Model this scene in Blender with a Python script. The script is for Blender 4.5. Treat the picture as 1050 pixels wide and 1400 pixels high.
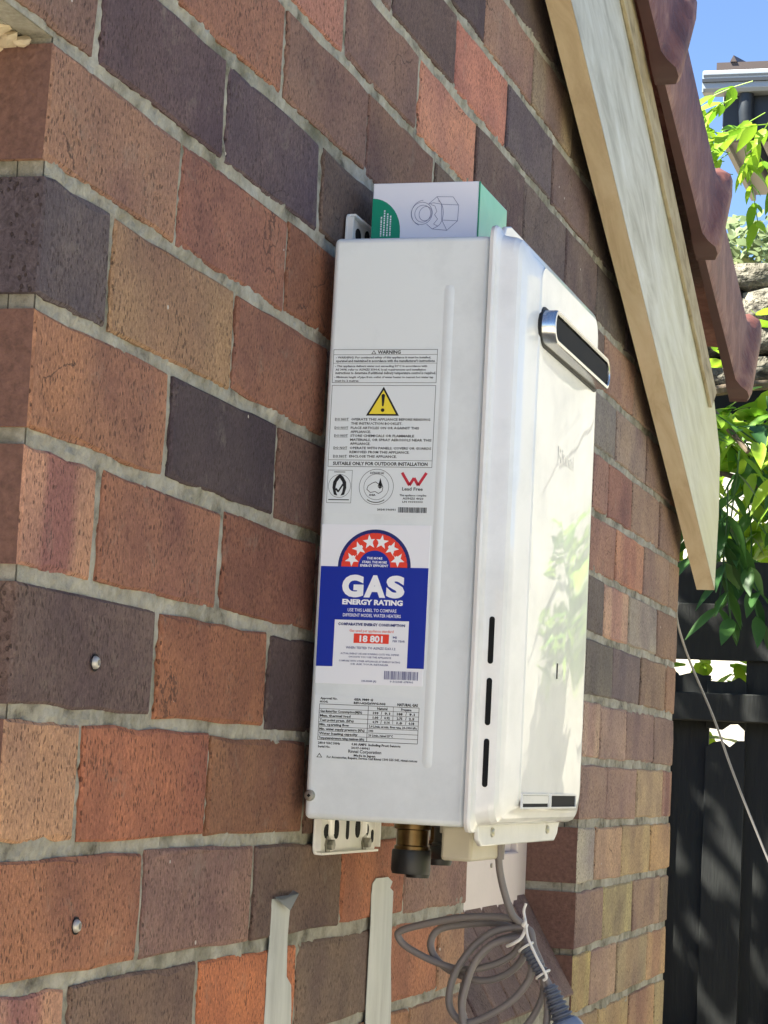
import bpy, bmesh, math, random
from mathutils import Vector, Matrix, noise
random.seed(11)
R = math.radians
scene = bpy.context.scene
for o in list(bpy.data.objects): bpy.data.objects.remove(o)

# ------------------------------------------------------------------ camera
cam_d = bpy.data.cameras.new('camera'); cam = bpy.data.objects.new('camera', cam_d)
scene.collection.objects.link(cam); scene.camera = cam
cam_d.sensor_fit = 'HORIZONTAL'; cam_d.sensor_width = 36.0
cam_d.lens = 3140.88 / 1050 * 36.0
cam_d.clip_start = 0.05; cam_d.clip_end = 2000
YAW, PITCH, ROLL = 0.2888, 0.1106, 0.0505
fw = Vector((math.cos(PITCH)*math.cos(YAW), math.cos(PITCH)*math.sin(YAW), math.sin(PITCH)))
rt = fw.cross(Vector((0, 0, 1))).normalized(); up = rt.cross(fw)
c, s = math.cos(ROLL), math.sin(ROLL)
rt2 = rt*c + up*s; up2 = up*c - rt*s
cam.matrix_world = Matrix(((rt2.x, up2.x, -fw.x, -1.30054), (rt2.y, up2.y, -fw.y, -0.62132),
                           (rt2.z, up2.z, -fw.z, -0.45298), (0, 0, 0, 1)))
scene.render.resolution_x = 768; scene.render.resolution_y = 1024

# ------------------------------------------------------------------ light
SUN = Vector((-0.33, 0.50, 0.80)).normalized()
world = bpy.data.worlds.new('World'); scene.world = world; world.use_nodes = True
wn = world.node_tree; wn.nodes.clear()
sky = wn.nodes.new('ShaderNodeTexSky'); sky.sky_type = 'NISHITA'; sky.sun_disc = False
sky.sun_elevation = math.asin(SUN.z); sky.sun_rotation = math.atan2(SUN.x, SUN.y)
sky.air_density = 0.62; sky.dust_density = 0.0; sky.ozone_density = 3.2
bg = wn.nodes.new('ShaderNodeBackground'); bg.inputs['Strength'].default_value = 0.065
wo = wn.nodes.new('ShaderNodeOutputWorld')
wn.links.new(sky.outputs[0], bg.inputs[0]); wn.links.new(bg.outputs[0], wo.inputs[0])
sl = bpy.data.lights.new('sun', 'SUN'); sl.energy = 5.0; sl.angle = R(0.53); sl.color = (1, 0.97, 0.88)
so = bpy.data.objects.new('sun', sl); scene.collection.objects.link(so)
so.rotation_euler = (-SUN).to_track_quat('-Z', 'Y').to_euler()
vs = scene.view_settings; vs.view_transform = 'Standard'; vs.look = 'None'; vs.gamma = 1.0
vs.use_curve_mapping = False
vs.exposure = 2.27

# ------------------------------------------------------------------ helpers
C = scene.collection
def lin(c):
    return tuple(((v/255)/12.92 if v/255 <= 0.04045 else ((v/255+0.055)/1.055)**2.4) for v in c[:3])
def lin4(c, k=1.0):
    return tuple(min(v*k, 0.95) for v in lin(c)) + (1.0,)
class MB:
    def __init__(s): s.v = []; s.f = []
    def add(s, vs, fs, M=None):
        b = len(s.v)
        s.v += [tuple(M @ Vector(p)) if M else tuple(p) for p in vs]
        s.f += [tuple(b+i for i in f) for f in fs]; return s
    def box(s, x0, x1, y0, y1, z0, z1, M=None):
        v = [(x, y, z) for x in (x0, x1) for y in (y0, y1) for z in (z0, z1)]
        f = [(0,1,3,2),(4,6,7,5),(0,4,5,1),(2,3,7,6),(0,2,6,4),(1,5,7,3)]
        return s.add(v, f, M)
    def prism(s, pts, a, b, axis='y', M=None):
        """outline pts extruded between a and b along axis; pts are the two other coords"""
        n = len(pts)
        def P(p, q):
            return {'y': (p[0], q, p[1]), 'x': (q, p[0], p[1]), 'z': (p[0], p[1], q)}[axis]
        v = [P(p, a) for p in pts] + [P(p, b) for p in pts]
        f = [tuple(range(n))[::-1], tuple(range(n, 2*n))] + [(i, (i+1) % n, n+(i+1) % n, n+i) for i in range(n)]
        return s.add(v, f, M)
    def tube(s, pts, r, n=10, cap=True, closed=False):
        P = [Vector(p) for p in pts]; m = len(P); rings = []
        rad = r if isinstance(r, (list, tuple)) else [r]*m
        prev = None
        for i, p in enumerate(P):
            if closed: t = P[(i+1) % m] - P[i-1]
            else: t = P[min(i+1, m-1)] - P[max(i-1, 0)]
            t.normalize()
            if prev is None:
                a = t.orthogonal().normalized()
            else:
                a = (prev - t*prev.dot(t)).normalized()
            prev = a; b = t.cross(a)
            rings.append([p + (a*math.cos(2*math.pi*k/n) + b*math.sin(2*math.pi*k/n))*rad[i] for k in range(n)])
        b0 = len(s.v)
        for rg in rings: s.v += [tuple(q) for q in rg]
        for i in range(m if closed else m-1):
            j = (i+1) % m
            for k in range(n):
                s.f.append((b0+i*n+k, b0+i*n+(k+1) % n, b0+j*n+(k+1) % n, b0+j*n+k))
        if cap and not closed:
            s.f.append(tuple(b0+k for k in range(n))[::-1]); s.f.append(tuple(b0+(m-1)*n+k for k in range(n)))
        return s
    def lathe(s, prof, M=None, n=24):
        """prof: list of (r, h) around local z"""
        v = []; f = []
        for r, h in prof:
            v += [(r*math.cos(2*math.pi*k/n), r*math.sin(2*math.pi*k/n), h) for k in range(n)]
        for i in range(len(prof)-1):
            for k in range(n):
                f.append((i*n+k, i*n+(k+1) % n, (i+1)*n+(k+1) % n, (i+1)*n+k))
        f.append(tuple(range(n))[::-1]); f.append(tuple((len(prof)-1)*n+k for k in range(n)))
        return s.add(v, f, M)
    def build(s, name, mat, parent=None, smooth=False, label=None, bevel=0, seg=2, angle=35):
        me = bpy.data.meshes.new(name); me.from_pydata(s.v, [], s.f); me.update()
        bm = bmesh.new(); bm.from_mesh(me); bmesh.ops.recalc_face_normals(bm, faces=bm.faces)
        bm.to_mesh(me); bm.free()
        o = bpy.data.objects.new(name, me); C.objects.link(o)
        if mat: me.materials.append(mat)
        if parent: o.parent = parent; o.matrix_parent_inverse = parent_inv(parent)
        if label: o['label'] = label
        if bevel:
            b = o.modifiers.new('bevel', 'BEVEL'); b.width = bevel; b.segments = seg; b.limit_method = 'ANGLE'; b.angle_limit = R(angle)
            b.harden_normals = False
        if smooth or bevel:
            for p in me.polygons: p.use_smooth = True
            try: me.set_sharp_from_angle(angle=R(40))
            except Exception: pass
        return o
def parent_inv(p): return Matrix.Translation(p.location).inverted()
def empty(name, loc, label, cat, group=None):
    o = bpy.data.objects.new(name, None); C.objects.link(o); o.location = loc; o.empty_display_size = 0.1
    o['label'] = label; o['category'] = cat
    if group: o['group'] = group
    return o
def tag(o, label, cat, group=None):
    o['label'] = label; o['category'] = cat
    if group: o['group'] = group
    return o
def smoothpts(pts, k=6, closed=False):
    P = [Vector(p) for p in pts]; n = len(P); out = []
    rng = range(n if closed else n-1)
    for i in rng:
        if closed: a, b, c_, d = P[i-1], P[i], P[(i+1) % n], P[(i+2) % n]
        else: a, b, c_, d = P[max(i-1, 0)], P[i], P[i+1], P[min(i+2, n-1)]
        for j in range(k):
            t = j/k
            out.append(0.5*((2*b) + (c_-a)*t + (2*a-5*b+4*c_-d)*t*t + (3*b-a-3*c_+d)*t**3))
    if not closed: out.append(P[-1])
    return out

# ------------------------------------------------------------------ materials
def newmat(name):
    m = bpy.data.materials.new(name); m.use_nodes = True
    nt = m.node_tree; b = nt.nodes['Principled BSDF']
    return m, nt, b
def N(nt, t, **kw):
    n = nt.nodes.new(t)
    for k, v in kw.items():
        if k in n.inputs: n.inputs[k].default_value = v
        else: setattr(n, k, v)
    return n
def simple(name, rgb, rough=0.5, metal=0.0, noise=0.0, nscale=40, bump=0.0, bscale=200, k=1.0, rgb2=None, coat=0.0, spec=None):
    m, nt, b = newmat(name)
    col = lin4(rgb, k); b.inputs['Roughness'].default_value = rough; b.inputs['Metallic'].default_value = metal
    if coat: b.inputs['Coat Weight'].default_value = coat; b.inputs['Coat Roughness'].default_value = 0.06
    if spec is not None: b.inputs['Specular IOR Level'].default_value = spec
    if noise or rgb2:
        tc = N(nt, 'ShaderNodeTexCoord'); nz = N(nt, 'ShaderNodeTexNoise', Scale=nscale, Detail=6.0, Roughness=0.65)
        nt.links.new(tc.outputs['Object'], nz.inputs['Vector'])
        rp = N(nt, 'ShaderNodeValToRGB'); rp.color_ramp.elements[0].position = 0.32; rp.color_ramp.elements[1].position = 0.68
        c2 = lin4(rgb2, k) if rgb2 else tuple(v*(1-noise) for v in col[:3]) + (1,)
        rp.color_ramp.elements[0].color = c2; rp.color_ramp.elements[1].color = col
        nt.links.new(nz.outputs['Fac'], rp.inputs[0]); nt.links.new(rp.outputs[0], b.inputs['Base Color'])
    else: b.inputs['Base Color'].default_value = col
    if bump:
        tc = N(nt, 'ShaderNodeTexCoord'); nz = N(nt, 'ShaderNodeTexNoise', Scale=bscale, Detail=5.0)
        nt.links.new(tc.outputs['Object'], nz.inputs['Vector'])
        bp = N(nt, 'ShaderNodeBump', Strength=1.0, Distance=bump)
        nt.links.new(nz.outputs['Fac'], bp.inputs['Height']); nt.links.new(bp.outputs[0], b.inputs['Normal'])
    return m

def brick_material():
    m, nt, b = newmat('fired_clay_brick'); L = nt.links.new
    oi = N(nt, 'ShaderNodeObjectInfo'); tc = N(nt, 'ShaderNodeTexCoord')
    off = N(nt, 'ShaderNodeVectorMath', operation='MULTIPLY_ADD')
    rnd = N(nt, 'ShaderNodeCombineXYZ')
    for i in range(3): L(oi.outputs['Random'], rnd.inputs[i])
    L(rnd.outputs[0], off.inputs[0]); off.inputs[1].default_value = (13, 7, 29); L(tc.outputs['Object'], off.inputs[2])
    V = off.outputs[0]
    # kiln bands across the length of some bricks, amount in the alpha of the object colour
    sx = N(nt, 'ShaderNodeSeparateXYZ'); L(tc.outputs['Generated'], sx.inputs[0])
    wob = N(nt, 'ShaderNodeTexNoise', Scale=14.0, Detail=3.0); L(V, wob.inputs['Vector'])
    wadd = N(nt, 'ShaderNodeMath', operation='MULTIPLY_ADD'); L(wob.outputs['Fac'], wadd.inputs[0]); wadd.inputs[1].default_value = 0.16; L(sx.outputs['X'], wadd.inputs[2])
    band = N(nt, 'ShaderNodeValToRGB'); cr = band.color_ramp
    cr.elements[0].position = 0.30; cr.elements[0].color = (1.22, 1.30, 1.28, 1)
    cr.elements[1].position = 0.86; cr.elements[1].color = (1.2, 1.3, 1.2, 1)
    e = cr.elements.new(0.40); e.color = (0.86, 0.78, 0.92, 1)
    e = cr.elements.new(0.72); e.color = (0.84, 0.76, 0.88, 1)
    L(wadd.outputs[0], band.inputs[0])
    inv = N(nt, 'ShaderNodeMath', operation='SUBTRACT'); inv.inputs[0].default_value = 1.0; L(oi.outputs['Alpha'], inv.inputs[1])
    mb = N(nt, 'ShaderNodeMix', data_type='RGBA', blend_type='MULTIPLY'); L(inv.outputs[0], mb.inputs[0]); L(oi.outputs['Color'], mb.inputs[6]); L(band.outputs[0], mb.inputs[7])
    # broad blotches
    n1 = N(nt, 'ShaderNodeTexNoise', Scale=16.0, Detail=5.0, Roughness=0.6); L(V, n1.inputs['Vector'])
    r1 = N(nt, 'ShaderNodeValToRGB'); r1.color_ramp.elements[0].position = 0.3; r1.color_ramp.elements[0].color = (0.78, 0.76, 0.80, 1)
    r1.color_ramp.elements[1].position = 0.7; r1.color_ramp.elements[1].color = (1.14, 1.12, 1.06, 1); L(n1.outputs['Fac'], r1.inputs[0])
    m1 = N(nt, 'ShaderNodeMix', data_type='RGBA', blend_type='MULTIPLY'); m1.inputs[0].default_value = 1; L(mb.outputs[2], m1.inputs[6]); L(r1.outputs[0], m1.inputs[7])
    # slow colour drift inside one brick: towards purple-brown at one side, buff at the other
    nd = N(nt, 'ShaderNodeTexNoise', Scale=7.5, Detail=3.0, Roughness=0.5); L(V, nd.inputs['Vector'])
    rd = N(nt, 'ShaderNodeValToRGB'); rd.color_ramp.elements[0].position = 0.30; rd.color_ramp.elements[0].color = (0.70, 0.66, 0.78, 1)
    rd.color_ramp.elements[1].position = 0.70; rd.color_ramp.elements[1].color = (1.16, 1.13, 1.02, 1); e = rd.color_ramp.elements.new(0.5); e.color = (1, 1, 1, 1)
    L(nd.outputs['Fac'], rd.inputs[0])
    md = N(nt, 'ShaderNodeMix', data_type='RGBA', blend_type='MULTIPLY'); md.inputs[0].default_value = 0.9; L(m1.outputs[2], md.inputs[6]); L(rd.outputs[0], md.inputs[7])
    m1 = md
    # fine dragged grain
    mp = N(nt, 'ShaderNodeMapping'); mp.inputs['Scale'].default_value = (1.5, 1.0, 0.75); L(V, mp.inputs[0])
    n2 = N(nt, 'ShaderNodeTexNoise', Scale=300.0, Detail=5.0, Roughness=0.7, Distortion=0.8); L(mp.outputs[0], n2.inputs['Vector'])
    r2 = N(nt, 'ShaderNodeValToRGB'); r2.color_ramp.elements[0].position = 0.32; r2.color_ramp.elements[0].color = (0.48, 0.44, 0.42, 1)
    r2.color_ramp.elements[1].position = 0.66; r2.color_ramp.elements[1].color = (1.26, 1.24, 1.22, 1); L(n2.outputs['Fac'], r2.inputs[0])
    m2 = N(nt, 'ShaderNodeMix', data_type='RGBA', blend_type='MULTIPLY'); m2.inputs[0].default_value = 0.85; L(m1.outputs[2], m2.inputs[6]); L(r2.outputs[0], m2.inputs[7])
    # dark pits
    vo = N(nt, 'ShaderNodeTexVoronoi', Scale=210.0); L(mp.outputs[0], vo.inputs['Vector'])
    n3 = N(nt, 'ShaderNodeTexNoise', Scale=30.0); L(V, n3.inputs['Vector'])
    ma = N(nt, 'ShaderNodeMath', operation='MULTIPLY_ADD'); L(n3.outputs['Fac'], ma.inputs[0]); ma.inputs[1].default_value = -0.40; L(vo.outputs['Distance'], ma.inputs[2])
    r3 = N(nt, 'ShaderNodeValToRGB'); r3.color_ramp.elements[0].position = 0.0; r3.color_ramp.elements[0].color = (1, 1, 1, 1)
    r3.color_ramp.elements[1].position = 0.06; r3.color_ramp.elements[1].color = (0, 0, 0, 1); L(ma.outputs[0], r3.inputs[0])
    m3 = N(nt, 'ShaderNodeMix', data_type='RGBA'); pk = N(nt, 'ShaderNodeMath', operation='MULTIPLY'); L(r3.outputs[0], pk.inputs[0]); pk.inputs[1].default_value = 0.62; L(pk.outputs[0], m3.inputs[0]); L(m2.outputs[2], m3.inputs[6]); m3.inputs[7].default_value = (0.045, 0.026, 0.02, 1)
    # stray white specks
    v2 = N(nt, 'ShaderNodeTexVoronoi', Scale=32.0); L(V, v2.inputs['Vector'])
    c2 = N(nt, 'ShaderNodeSeparateColor'); L(v2.outputs['Color'], c2.inputs[0])
    g2 = N(nt, 'ShaderNodeMath', operation='GREATER_THAN'); L(c2.outputs[0], g2.inputs[0]); g2.inputs[1].default_value = 0.90
    l2 = N(nt, 'ShaderNodeMath', operation='LESS_THAN'); L(v2.outputs['Distance'], l2.inputs[0]); l2.inputs[1].default_value = 0.052
    mm = N(nt, 'ShaderNodeMath', operation='MULTIPLY'); L(g2.outputs[0], mm.inputs[0]); L(l2.outputs[0], mm.inputs[1])
    m4 = N(nt, 'ShaderNodeMix', data_type='RGBA'); L(mm.outputs[0], m4.inputs[0]); L(m3.outputs[2], m4.inputs[6]); m4.inputs[7].default_value = (0.6, 0.53, 0.46, 1)
    # thin smears of mortar and grey weathering
    ns = N(nt, 'ShaderNodeTexNoise', Scale=26.0, Detail=9.0, Roughness=0.75, Distortion=0.4); L(V, ns.inputs['Vector'])
    rs = N(nt, 'ShaderNodeValToRGB'); rs.color_ramp.elements[0].position = 0.57; rs.color_ramp.elements[0].color = (0, 0, 0, 1)
    rs.color_ramp.elements[1].position = 0.80; rs.color_ramp.elements[1].color = (0.55, 0.55, 0.55, 1); L(ns.outputs['Fac'], rs.inputs[0])
    m5 = N(nt, 'ShaderNodeMix', data_type='RGBA'); L(rs.outputs[0], m5.inputs[0]); L(m4.outputs[2], m5.inputs[6]); m5.inputs[7].default_value = lin4((158, 146, 130))
    # hairline cracks, rare
    vc = N(nt, 'ShaderNodeTexVoronoi', Scale=9.0, feature='DISTANCE_TO_EDGE'); 
    vw = N(nt, 'ShaderNodeVectorMath', operation='MULTIPLY_ADD'); L(n1.outputs['Color'], vw.inputs[0]); vw.inputs[1].default_value = (0.05, 0.05, 0.05); L(V, vw.inputs[2]); L(vw.outputs[0], vc.inputs['Vector'])
    lc = N(nt, 'ShaderNodeMath', operation='LESS_THAN'); L(vc.outputs['Distance'], lc.inputs[0]); lc.inputs[1].default_value = 0.006
    gc = N(nt, 'ShaderNodeMath', operation='GREATER_THAN'); L(nd.outputs['Fac'], gc.inputs[0]); gc.inputs[1].default_value = 0.60
    cc = N(nt, 'ShaderNodeMath', operation='MULTIPLY'); L(lc.outputs[0], cc.inputs[0]); L(gc.outputs[0], cc.inputs[1])
    c8 = N(nt, 'ShaderNodeMath', operation='MULTIPLY'); L(cc.outputs[0], c8.inputs[0]); c8.inputs[1].default_value = 0.6
    m6 = N(nt, 'ShaderNodeMix', data_type='RGBA'); L(c8.outputs[0], m6.inputs[0]); L(m5.outputs[2], m6.inputs[6]); m6.inputs[7].default_value = (0.05, 0.03, 0.025, 1)
    L(m6.outputs[2], b.inputs['Base Color'])
    b.inputs['Roughness'].default_value = 0.82; b.inputs['Specular IOR Level'].default_value = 0.3
    # relief
    h1 = N(nt, 'ShaderNodeMath', operation='MULTIPLY_ADD'); L(n2.outputs['Fac'], h1.inputs[0]); h1.inputs[1].default_value = 0.7; L(n1.outputs['Fac'], h1.inputs[2])
    h2 = N(nt, 'ShaderNodeMath', operation='MULTIPLY_ADD'); L(r3.outputs[0], h2.inputs[0]); h2.inputs[1].default_value = -0.6; L(h1.outputs[0], h2.inputs[2])
    bp = N(nt, 'ShaderNodeBump', Strength=1.0, Distance=0.0034); L(h2.outputs[0], bp.inputs['Height']); L(bp.outputs[0], b.inputs['Normal'])
    return m

def mortar_material():
    m, nt, b = newmat('lime_mortar'); L = nt.links.new
    tc = N(nt, 'ShaderNodeTexCoord')
    n1 = N(nt, 'ShaderNodeTexNoise', Scale=22.0, Detail=8.0, Roughness=0.7); L(tc.outputs['Object'], n1.inputs['Vector'])
    r1 = N(nt, 'ShaderNodeValToRGB'); cr = r1.color_ramp
    cr.elements[0].position = 0.33; cr.elements[0].color = lin4((94, 88, 76))
    cr.elements[1].position = 0.66; cr.elements[1].color = lin4((188, 183, 168))
    e = cr.elements.new(0.45); e.color = lin4((154, 149, 134)); L(n1.outputs['Fac'], r1.inputs[0])
    # moss and lichen stain
    n2 = N(nt, 'ShaderNodeTexNoise', Scale=6.0, Detail=9.0, Roughness=0.72); L(tc.outputs['Object'], n2.inputs['Vector'])
    r2 = N(nt, 'ShaderNodeValToRGB'); r2.color_ramp.elements[0].position = 0.50; r2.color_ramp.elements[0].color = (0, 0, 0, 1)
    r2.color_ramp.elements[1].position = 0.66; r2.color_ramp.elements[1].color = (0.75, 0.75, 0.75, 1); L(n2.outputs['Fac'], r2.inputs[0])
    m1 = N(nt, 'ShaderNodeMix', data_type='RGBA'); L(r2.outputs[0], m1.inputs[0]); L(r1.outputs[0], m1.inputs[6]); m1.inputs[7].default_value = lin4((84, 82, 58))
    L(m1.outputs[2], b.inputs['Base Color']); b.inputs['Roughness'].default_value = 0.95; b.inputs['Specular IOR Level'].default_value = 0.2
    n3 = N(nt, 'ShaderNodeTexNoise', Scale=170.0, Detail=6.0, Roughness=0.7); L(tc.outputs['Object'], n3.inputs['Vector'])
    bp = N(nt, 'ShaderNodeBump', Strength=0.9, Distance=0.003); L(n3.outputs['Fac'], bp.inputs['Height']); L(bp.outputs[0], b.inputs['Normal'])
    return m

def streaky(name, rgb, rgb2, rgb3, scale=(1, 1, 1), nscale=9, rough=0.55, bump=0.0006, bscale=60, rot=0.0):
    """paint or timber with streaks drawn out along one axis"""
    m, nt, b = newmat(name); L = nt.links.new
    tc = N(nt, 'ShaderNodeTexCoord'); mp = N(nt, 'ShaderNodeMapping'); mp.inputs['Scale'].default_value = scale
    if rot:
        m0 = N(nt, 'ShaderNodeMapping'); m0.inputs['Rotation'].default_value = (0, -rot, 0); L(tc.outputs['Object'], m0.inputs[0])
    L(m0.outputs[0] if rot else tc.outputs['Object'], mp.inputs[0])
    n1 = N(nt, 'ShaderNodeTexNoise', Scale=nscale, Detail=8.0, Roughness=0.65, Distortion=0.6); L(mp.outputs[0], n1.inputs['Vector'])
    r1 = N(nt, 'ShaderNodeValToRGB'); cr = r1.color_ramp
    cr.elements[0].position = 0.28; cr.elements[0].color = lin4(rgb); cr.elements[1].position = 0.72; cr.elements[1].color = lin4(rgb3)
    e = cr.elements.new(0.5); e.color = lin4(rgb2); L(n1.outputs['Fac'], r1.inputs[0]); L(r1.outputs[0], b.inputs['Base Color'])
    b.inputs['Roughness'].default_value = rough
    n2 = N(nt, 'ShaderNodeTexNoise', Scale=bscale, Detail=6.0); L(mp.outputs[0], n2.inputs['Vector'])
    bp = N(nt, 'ShaderNodeBump', Strength=1.0, Distance=bump); L(n2.outputs['Fac'], bp.inputs['Height']); L(bp.outputs[0], b.inputs['Normal'])
    return m

def enamel_material(name, wav=0.0, coat=0.0, rough=0.3, rgb=(236, 237, 236)):
    m, nt, b = newmat(name); L = nt.links.new
    tcd = N(nt, 'ShaderNodeTexCoord'); nd = N(nt, 'ShaderNodeTexNoise', Scale=11.0, Detail=9.0, Roughness=0.7); L(tcd.outputs['Object'], nd.inputs['Vector'])
    rd = N(nt, 'ShaderNodeValToRGB'); rd.color_ramp.elements[0].position = 0.30; rd.color_ramp.elements[0].color = lin4(tuple(v-14 for v in rgb)); rd.color_ramp.elements[1].position = 0.55; rd.color_ramp.elements[1].color = lin4(rgb)
    L(nd.outputs['Fac'], rd.inputs[0]); L(rd.outputs[0], b.inputs['Base Color'])
    rg = N(nt, 'ShaderNodeMapRange'); L(nd.outputs['Fac'], rg.inputs[0]); rg.inputs[1].default_value = .3; rg.inputs[2].default_value = .7; rg.inputs[3].default_value = rough+.12; rg.inputs[4].default_value = rough-.06; L(rg.outputs[0], b.inputs['Roughness'])
    if coat: b.inputs['Coat Weight'].default_value = coat; b.inputs['Coat Roughness'].default_value = 0.03
    tc = N(nt, 'ShaderNodeTexCoord')
    n1 = N(nt, 'ShaderNodeTexNoise', Scale=4.5, Detail=0.6); mp = N(nt, 'ShaderNodeMapping'); mp.inputs['Scale'].default_value = (2.2, 1, 0.7)
    L(tc.outputs['Object'], mp.inputs[0]); L(mp.outputs[0], n1.inputs['Vector'])
    bp = N(nt, 'ShaderNodeBump', Strength=1.0, Distance=wav); L(n1.outputs['Fac'], bp.inputs['Height'])
    L(bp.outputs[0], b.inputs['Normal'])
    if coat: L(bp.outputs[0], b.inputs['Coat Normal'])
    return m

def leaf_material(name, a, b_):
    m, nt, b = newmat(name); L = nt.links.new
    oi = N(nt, 'ShaderNodeObjectInfo'); ge = N(nt, 'ShaderNodeNewGeometry')
    ad = N(nt, 'ShaderNodeMath', operation='ADD'); L(oi.outputs['Random'], ad.inputs[0]); L(ge.outputs['Random Per Island'], ad.inputs[1])
    fr = N(nt, 'ShaderNodeMath', operation='FRACT'); L(ad.outputs[0], fr.inputs[0])
    mx = N(nt, 'ShaderNodeMix', data_type='RGBA'); L(fr.outputs[0], mx.inputs[0]); mx.inputs[6].default_value = lin4(a); mx.inputs[7].default_value = lin4(b_)
    L(mx.outputs[2], b.inputs['Base Color']); b.inputs['Roughness'].default_value = 0.45
    tr = N(nt, 'ShaderNodeBsdfTranslucent'); L(mx.outputs[2], tr.inputs['Color'])
    ms = N(nt, 'ShaderNodeMixShader'); ms.inputs[0].default_value = 0.45
    L(b.outputs[0], ms.inputs[1]); L(tr.outputs[0], ms.inputs[2]); L(ms.outputs[0], nt.nodes['Material Output'].inputs['Surface'])
    return m

M = {}
TH0 = math.atan(0.436)
M['brick'] = brick_material()
M['shaded_brick_end'] = simple('red_brown_shaded_end', (128, 93, 80), 0.85, noise=0.42, nscale=190, bump=0.0015, bscale=260)
M['mortar'] = mortar_material()
M['board_face'] = streaky('weathered_barge_paint', (140, 138, 122), (182, 181, 168), (204, 205, 198), (0.32, 1, 1.7), 17, 0.5, rot=TH0)
def algae(m, x0, x1, col):
    nt = m.node_tree; L = nt.links.new; b = nt.nodes['Principled BSDF']
    src = b.inputs['Base Color'].links[0].from_socket
    tc = N(nt, 'ShaderNodeTexCoord'); sx = N(nt, 'ShaderNodeSeparateXYZ'); L(tc.outputs['Object'], sx.inputs[0])
    nz = N(nt, 'ShaderNodeTexNoise', Scale=8.0, Detail=8.0, Roughness=.7); L(tc.outputs['Object'], nz.inputs['Vector'])
    ad = N(nt, 'ShaderNodeMath', operation='MULTIPLY_ADD'); L(nz.outputs['Fac'], ad.inputs[0]); ad.inputs[1].default_value = 0.9; L(sx.outputs['X'], ad.inputs[2])
    mr = N(nt, 'ShaderNodeMapRange'); L(ad.outputs[0], mr.inputs[0]); mr.inputs[1].default_value = x0+.45; mr.inputs[2].default_value = x1+.45; mr.inputs[4].default_value = 0.8
    mx = N(nt, 'ShaderNodeMix', data_type='RGBA'); L(mr.outputs[0], mx.inputs[0]); L(src, mx.inputs[6]); mx.inputs[7].default_value = lin4(col); L(mx.outputs[2], b.inputs['Base Color'])
algae(M['board_face'], 1.9, 2.75, (186, 184, 136))
M['board_edge'] = streaky('bare_pine', (176, 152, 120), (204, 184, 152), (216, 200, 174), (0.25, 1, 3), 22, 0.7, 0.0004, 120, rot=TH0)
M['trim'] = streaky('lichen_timber', (110, 98, 70), (160, 146, 116), (178, 168, 140), (0.5, 1, 2), 26, 0.8, rot=TH0)
M['tile_under'] = simple('shaded_tile_underside', (78, 48, 44), 0.5, noise=0.25, nscale=30)  # darker brown for downward tile faces: their shade put into the colour
M['tile'] = streaky('glazed_terracotta', (72, 38, 31), (108, 64, 51), (140, 102, 85), (1.6, 1, 1), 11, 0.55, 0.0022, 80)
M['frame'] = simple('cream_window_paint', (222, 208, 198), 0.45, noise=0.06, nscale=25, bump=0.0003)
M['glass'] = simple('window_glass', (20, 24, 26), 0.05, spec=0.6)
M['interior'] = simple('dim_interior', (70, 62, 55), 0.9, noise=0.1)
M['render_wall'] = simple('pale_render', (222, 214, 198), 0.9, noise=0.08, nscale=3, bump=0.002, bscale=60)
M['old_render'] = simple('stained_render', (206, 200, 184), 0.9, noise=0.42, nscale=3.5, bump=0.004, bscale=30)
M['aged_render'] = simple('aged_render', (150, 141, 124), 0.9, noise=0.25, nscale=2.5, bump=0.003, bscale=40)
M['concrete'] = simple('concrete_path', (196, 188, 172), 0.9, noise=0.18, nscale=4, bump=0.002, bscale=90)
M['enamel'] = enamel_material('white_powder_coat', 0.0006, 0.0, 0.36, (228, 234, 234))
M['gloss'] = enamel_material('gloss_white_front', 0.0011, 0.7, 0.36, (234, 234, 231))
M['black'] = simple('matt_black', (14, 15, 16), 0.6)
M['slot'] = simple('dark_opening', (10, 11, 12), 0.9)  # paints the darkness inside slots and holes; also the black grille
M['steel'] = simple('stainless_steel', (200, 200, 198), 0.22, 1.0, bump=0.0001, bscale=400)
M['zinc'] = simple('zinc_plate', (246, 243, 234), 0.3, 0.12, noise=0.06, nscale=60)
M['screw'] = simple('zinc_screw', (175, 172, 160), 0.35, 0.9)
M['brass'] = simple('brass_fitting', (120, 98, 66), 0.3, 1.0, noise=0.45, nscale=70)
M['cap'] = simple('black_rubber_cap', (22, 23, 25), 0.45)
M['cream_plastic'] = simple('cream_plastic', (196, 187, 166), 0.45, noise=0.1, nscale=40)
M['clear'] = None
M['cord'] = simple('grey_cord', (126, 119, 116), 0.5, noise=0.06, nscale=200)
M['plug'] = simple('grey_blue_plug', (122, 134, 154), 0.35)
M['boot'] = simple('dark_grey_boot', (92, 96, 106), 0.5)
M['tie'] = simple('white_tie', (226, 222, 216), 0.45)
M['paper'] = simple('label_paper', (238, 240, 244), 0.42)
M['silver_label'] = simple('plain_label', (226, 232, 233), 0.36)
M['logo_grey'] = simple('pale_grey_print', (228, 228, 226), 0.3, coat=0.7)
M['ink'] = simple('black_ink', (16, 16, 20), 0.6)
M['ink_soft'] = simple('grey_ink', (48, 48, 54), 0.6)
M['ink_blue'] = simple('slate_ink', (98, 100, 140), 0.6)
M['blue'] = simple('blue_ink', (4, 42, 158), 0.42)
M['navy'] = simple('navy_ink', (26, 40, 110), 0.42)
M['red'] = simple('red_ink', (232, 66, 46), 0.42)
M['maroon'] = simple('crimson_ink', (198, 44, 62), 0.45)
M['yellow'] = simple('yellow_ink', (240, 218, 62), 0.42)
M['white_ink'] = simple('white_ink', (244, 245, 247), 0.42)
M['pale_red'] = simple('pale_red_ink', (226, 140, 130), 0.5)
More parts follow.
